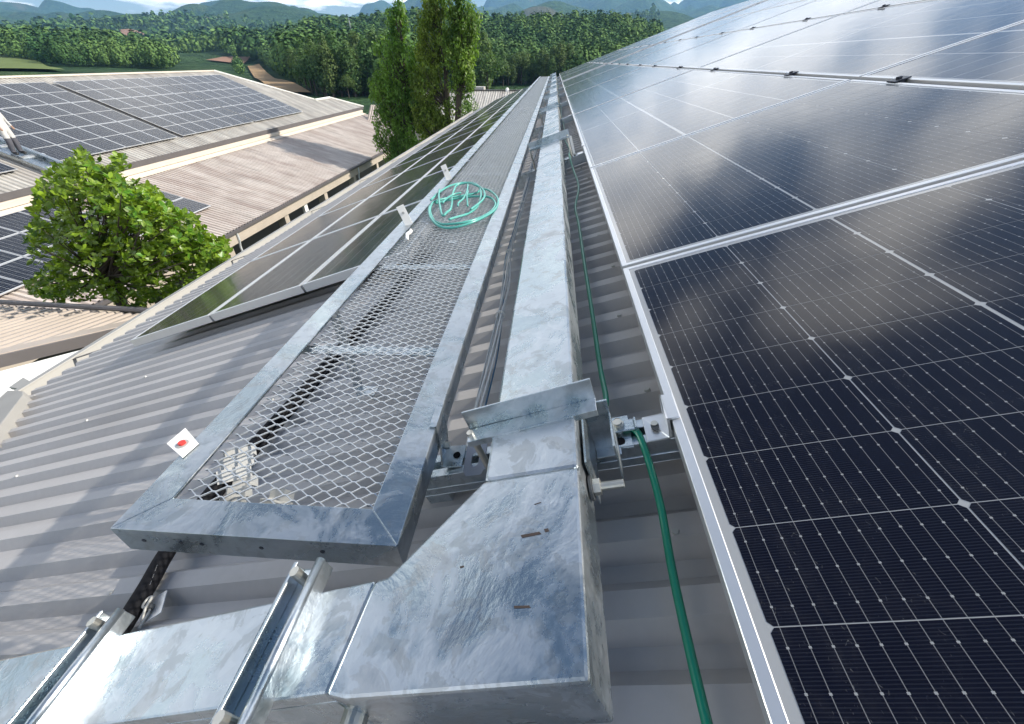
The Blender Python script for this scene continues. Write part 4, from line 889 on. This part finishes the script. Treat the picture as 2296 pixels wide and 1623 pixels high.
# the large leaved tree between the buildings
def almond_tree():
    Yc = 5.25; base = at(262, 690, Y=Yc + .1); t = thing('broad_leaved_tree', 'bushy bright green tree with large leaves between the buildings', 'tree', T3((base.x, base.y, 0))); off = Vector((base.x, base.y, 0))
    EL = [(200, 405, 66, 50, 16), (285, 455, 80, 50, 34), (385, 525, 78, 48, 34), (190, 490, 110, 72, 40), (310, 530, 140, 84, 60), (440, 572, 58, 40, 22), (250, 600, 130, 66, 42), (125, 480, 50, 55, 14), (380, 610, 96, 58, 34), (310, 650, 84, 38, 22), (150, 620, 60, 36, 8), (110, 555, 50, 50, 9), (490, 560, 26, 26, 5), (135, 405, 34, 30, 4), (185, 362, 14, 24, 5), (160, 385, 20, 20, 4), (500, 590, 16, 22, 4), (270, 372, 18, 18, 3), (95, 440, 16, 30, 4), (85, 520, 18, 26, 4), (150, 655, 60, 30, 8), (85, 640, 26, 24, 4), (235, 408, 44, 30, 10), (120, 655, 40, 24, 5), (430, 540, 38, 26, 10), (325, 455, 40, 30, 10)]
    leafC, leafN, leafD, leafS, twigs = [], [], [], [], []
    for cx_, cy_, rx, ry, n in EL:
        for _ in range(int(n * 5.4)):
            a = rng.uniform(0, 6.283); q = math.sqrt(rng.uniform(.02, 1)); x, y = cx_ + rx * q * math.cos(a), cy_ + ry * q * math.sin(a)
            dep = Yc + rng.normal() * .42 * math.sqrt(max(.1, 1 - q * q * .6)); p = at(x, y, Y=dep)
            if float(fbm(np.array(x / 34.), np.array(y / 34. + dep), 2, 77)) < -.8: continue
            ax = Vector((rng.normal() * .5 + .15, rng.normal() * .5 - .25, rng.uniform(.3, 1.1))).normalized(); twigs.append(p)
            m = rng.integers(5, 9); ph = rng.uniform(0, 6)
            o1 = ax.orthogonal().normalized(); o2 = ax.cross(o1)
            for k in range(m):
                w = ph + 6.283 * k / m + rng.normal() * .2; out = (o1 * math.cos(w) + o2 * math.sin(w)); el = rng.uniform(.15, .9); d = (out * math.cos(el) + ax * math.sin(el)).normalized()
                nn = (ax * math.cos(el) - out * math.sin(el) + Vector(rng.normal(size=3)) * .25); L = rng.uniform(.05, .105); leafC.append(p + d * L * .55); leafN.append(nn); leafD.append(d); leafS.append(L)
    C = np.array([tuple(c - off) for c in leafC]); Nn = np.array([tuple(c) for c in leafN]); D = np.array([tuple(c) for c in leafD]); Sz = np.array(leafS)
    dist = np.linalg.norm(C + np.array(off) - np.array([0, 0, CZ]), axis=1) - Sz * 6; order = np.argsort(dist); near, rest = order[:290], order[290:]
    part('foliage', quads_mesh('foliage', C[rest], Nn[rest], Sz[rest], M_LEAF, .52, .05, D[rest]), None, t)['kind'] = 'stuff'
    lf = quads_mesh('leaf', np.zeros((1, 3)), np.array([[0, 0, 1.0]]), np.array([1.0]), M_LEAF, .52, .05, np.array([[1.0, 0, 0]]) * 50)
    for i in near:
        x = Vector(D[i]); z = Vector(Nn[i]); z = (z - x * z.dot(x)).normalized(); y = z.cross(x); s_ = Sz[i]
        part('leaf', lf, None, t, M=frame(x * s_, y * s_, z * s_, C[i]))
    hub = Vector((0, .1, at(285, 640, Y=Yc).z)); tr = MB().tube([(0, .1, 0), (.05, .12, 3), (0, .1, hub.z)], [.12, .10, .075], 9)
    part('trunk', tr, M_BARK, t, smooth=True)
    bb = MB()
    for i in range(0, len(twigs), 20):
        p = twigs[i] - off; m = hub.lerp(p, .5) + Vector(rng.normal(size=3)) * .08; bb.tube([hub + Vector(rng.normal(size=3)) * .05, m, p], [.02, .011, .004], 5)
    part('branch', bb, M_BARK, t)
almond_tree()
# the tall pair of trees
def tall_tree(label, Yc, trunkpx, ells, sc=1.0):
    b = at(*trunkpx[-1], Y=Yc); t = thing('tall_tree', label, 'tree', T3((b.x, b.y, 0)), 'tall trees beyond the roof edge'); off = np.array([b.x, b.y, 0])
    C, Nn, Dp, S_ = [], [], [], []; mb = MB(); pts = [at(*q, Y=Yc) for q in trunkpx][::-1]; pts = [Vector((pts[0].x, pts[0].y, 0))] + pts; n = len(pts)
    mb.tube([p - Vector(off) for p in pts], [.26 - .22 * i / n for i in range(n)], 8); tp = pts
    for cx_, cy_, rx, ry, k in ells:
        m = at(cx_, cy_, Y=Yc); px = 27.2 / 929 * Yc / 33; Rx, Rz = rx * px, ry * px
        for _ in range(max(1, int(k * .24))):      # small tufts inside every clump
            q, d = blob_pts(1, (m.x, m.y, m.z), (Rx * 1.12, min(Rx, 1.6) + .2, Rz * 1.12), .3); q = q[0]; r = rng.uniform(.16, .42)
            pp, dd = blob_pts(int(rng.integers(34, 62)), q, (r, r, r * 1.5), .45); C.append(pp); Nn.append(dd * .8 + np.array([.25, -.15, .6]) + rng.normal(size=dd.shape) * .5); S_.append(rng.uniform(.10, .22, len(pp)))
            bp0 = min(tp, key=lambda w: (w - Vector(q) - Vector((0, 0, -1.2))).length)
            if rng.random() < .5: mb.tube([bp0 - Vector(off), (bp0.lerp(Vector(q), .6) - Vector((0, 0, .25))) - Vector(off), Vector(q - off)], [.05, .03, .012], 4)
    C = np.concatenate(C) - off; Nn = np.concatenate(Nn); S_ = np.concatenate(S_)
    dr = np.tile(np.array([0, 0, -1.0]), (len(C), 1)); part('crown', quads_mesh('crown', C, Nn, S_, M_LEAF2, .5, .04, dr), None, t); part('trunk', mb, M_BARK, t)
tall_tree('tall dark tree with two ragged spires, left of the pair', 33.5, [(892, 5), (900, 90), (905, 180), (905, 280), (905, 380)],
    [(893, 12, 8, 16, 30), (884, 40, 16, 16, 60), (900, 55, 12, 18, 40), (893, 85, 22, 20, 60), (870, 108, 26, 16, 60), (905, 130, 30, 30, 110), (880, 160, 32, 34, 130), (852, 205, 18, 36, 80), (850, 300, 14, 40, 60), (868, 215, 34, 44, 190), (900, 230, 40, 60, 260), (880, 290, 34, 46, 240), (925, 300, 42, 50, 260), (885, 340, 26, 30, 130), (938, 180, 26, 50, 120), (938, 250, 34, 50, 220), (915, 340, 40, 34, 200), (925, 215, 30, 40, 150), (858, 265, 16, 22, 40)])
tall_tree('tall tree with a bare trunk showing, middle of the tall clump', 32.8, [(975, -15), (985, 60), (998, 140), (1003, 230), (1004, 330)],
    [(972, 0, 26, 20, 90), (962, 28, 24, 18, 80), (985, 40, 20, 28, 80), (955, 62, 22, 22, 90), (985, 80, 20, 20, 60), (960, 105, 28, 24, 110), (962, 150, 28, 30, 130), (950, 200, 30, 36, 150), (975, 190, 22, 30, 80), (955, 255, 36, 40, 200), (975, 300, 34, 40, 200), (1005, 305, 24, 34, 110), (990, 250, 26, 40, 150), (1000, 320, 34, 26, 150)])
tall_tree('tall tree with the sunlit right crown, rightmost of the tall clump', 32.2, [(1028, -5), (1030, 60), (1034, 130), (1030, 200), (1022, 330)],
    [(1012, 12, 22, 18, 70), (1040, 22, 14, 22, 40), (1050, 30, 8, 18, 22), (1062, 40, 12, 12, 30), (1020, 48, 28, 20, 90), (1045, 72, 22, 26, 90), (1058, 70, 10, 20, 30), (1022, 92, 32, 28, 140), (1050, 115, 16, 26, 80), (1030, 135, 34, 30, 150), (1050, 165, 14, 26, 70), (1036, 185, 28, 26, 110), (1050, 245, 16, 22, 44), (1040, 275, 20, 24, 60), (1018, 225, 12, 26, 30)])
# hillside wood: single trees
def proto(kind, seed):
    global rng
    keep = rng; rng = np.random.default_rng(seed); h = 1.0; C = []; Nn = []; S_ = []
    cl = []
    if kind == 'tall':
        for k in range(16): z = .18 + .8 * k / 16; w = .17 * math.sin(math.pi * min(1, (z + .02) * .95)) ** .7 * rng.uniform(.75, 1.2); a = rng.uniform(0, 6.3); cl.append((w * .35 * math.cos(a), w * .35 * math.sin(a), z, w, .10))
    else:
        for k in range(20): a = rng.uniform(0, 6.3); q = math.sqrt(rng.random()) * .30; z = .38 + .5 * rng.random() * (1 - q * 1.6) + .1; cl.append((q * math.cos(a), q * math.sin(a), z, rng.uniform(.11, .19), rng.uniform(.10, .15)))
    for x, y, z, w, hh in cl:
        p, d = blob_pts(80, (x, y, z), (w, w, hh), .7); C.append(p); Nn.append(d + np.array([0, 0, .35]) + rng.normal(size=d.shape) * .25); S_.append(rng.uniform(.028, .052, len(p)))
    C = np.concatenate(C); me = quads_mesh('crown', C, np.concatenate(Nn), np.concatenate(S_), M_FOREST, .8, .03); rng = keep
    tk = MB().tube([(0, 0, -.08), (.01, 0, .3), (0, .01, .7)], [.025, .02, .008], 6).mesh('trunk', M_BARK); return me, tk
PROT = [(k, *proto(k, 40 + i)) for i, k in enumerate(['tall', 'tall', 'tall', 'round', 'round', 'round'])]
fieldpoly = [[hit_ground(*p) for p in f[0]] for f in FIELDS]
def in_field(x, y):
    for P in fieldpoly:
        if any(p is None for p in P): continue
        c = False; j = 3
        for i in range(4):
            if (P[i][1] > y) != (P[j][1] > y) and x < (P[j][0] - P[i][0]) * (y - P[i][1]) / (P[j][1] - P[i][1]) + P[i][0]: c = not c
            j = i
        if c: return True
    return False
cand = []
while len(cand) < 14500:
    az = rng.uniform(bearing(-120), bearing(1560)); r = 165 * (2000 / 165) ** (rng.random() ** .75)
    left = az < bearing(520)
    if left and r < 330: continue
    x, y = r * math.sin(az), r * math.cos(az)
    dens = float(fbm(np.array(x / (90 + r * .12)), np.array(y / (90 + r * .12)), 2, 21))
    if left and dens < -.7: continue
    if r < 230 and dens < -.4 and not left: continue
    if r < 225 and az > bearing(1090): continue
    if in_field(x, y): continue
    cand.append((r, x, y))
cand.sort()
CA = np.array(cand); zz_ = ground_z(CA[:, 1], CA[:, 2])
one = 0; rest = []
for (r, x, y), z in zip(cand, zz_):
    z = float(z); big = rng.uniform(.55, 1.35) * (1 + .25 * math.sin(x * .021 + 1.3) * math.sin(y * .017)); q = pix((x, y, z + 6)); kind = int(rng.integers(0, 6)); H_ = (10.5 if kind < 3 else 8.5) * big * (1.3 + r / 2500)
    g0 = pix((x, y, z))
    if g0 and 545 < g0[0] < 735 and g0[1] > 145 + (g0[0] - 582) * .57 and g0[1] > 140: continue
    if g0 and 455 < g0[0] <= 545 and 131 < g0[1] < 172 and H_ > 0 and r < 700: H_ *= .5
    if az < bearing(430): H_ *= .72
    if q and q[0] < 600 and r < 360: continue
    show = q and -10 < q[0] < 1480 and q[1] > -40
    if not show: continue
    if one < 285 and r < 520 and 430 < q[0] and not (q[0] > 1235 and q[1] > 170 - (q[0] - 1235) * .42) and not (q[0] < 830 and q[1] > 160 + (q[0] - 480) * .23) and not (850 < q[0] < 1040 and rng.random() < .6):
        k_, cm_, tk = PROT[kind]; M = T3((x, y, z - .3)) @ Matrix.Rotation(rng.uniform(0, 6.3), 4, 'Z') @ Matrix.Diagonal((H_ * rng.uniform(.85, 1.15), H_ * rng.uniform(.85, 1.15), H_, 1))
        side = 'left of' if q[0] < 850 else 'right of' if q[0] > 1065 else 'behind'
        zone = 'beside the tan field' if q[0] < 720 else 'below the lattice tower' if q[0] < 850 else 'behind the tall trees' if q[0] < 1065 else 'around the grey hill house' if q[1] < 130 and q[0] < 1260 else 'above the far walkway end' if q[0] < 1260 else 'beside the panel array edge'
        zone = 'on the hill crest ' + ('left' if q[0] < 950 else 'right') + ' of the tall trees' if q[1] < 78 else zone; k2 = 'tall narrow' if k_ == 'tall' else 'rounded bushy'
        t = thing('forest_tree', f'{k2} tree of the hillside wood {zone}', 'tree', M, f'{k2} wood trees {zone}')
        part('crown', cm_, None, t); part('trunk', tk, None, t); one += 1
    else: rest.append((x, y, z, H_, kind, r))
Cs, Ns, Ss = [], [], []
for x, y, z, h, kind, r in rest:
    n = 150 if r < 520 else 52 if r < 900 else 16
    d = rng.normal(size=(n, 3)); d /= np.linalg.norm(d, axis=1, keepdims=True); w = h * (.2 if kind < 3 else .36)
    p = d * np.array([w, w, h * .42]) * (.75 + .3 * rng.random((n, 1))) + np.array([x, y, z + h * .52]); Cs.append(p); Ns.append(d + np.array([0, 0, .3]) + rng.normal(size=d.shape) * .2); Ss.append(np.full(n, h * (.085 if n == 150 else .155 if n == 52 else .30)) * rng.uniform(.8, 1.3, n))
print('woodland trees', len(rest), 'pieces', sum(map(len, Cs)))
o = link('woodland', quads_mesh('woodland', np.concatenate(Cs), np.concatenate(Ns), np.concatenate(Ss), M_FOREST2, .85, .03)); o['kind'] = 'stuff'; o['label'] = 'dense far woodland covering the valley and hills'
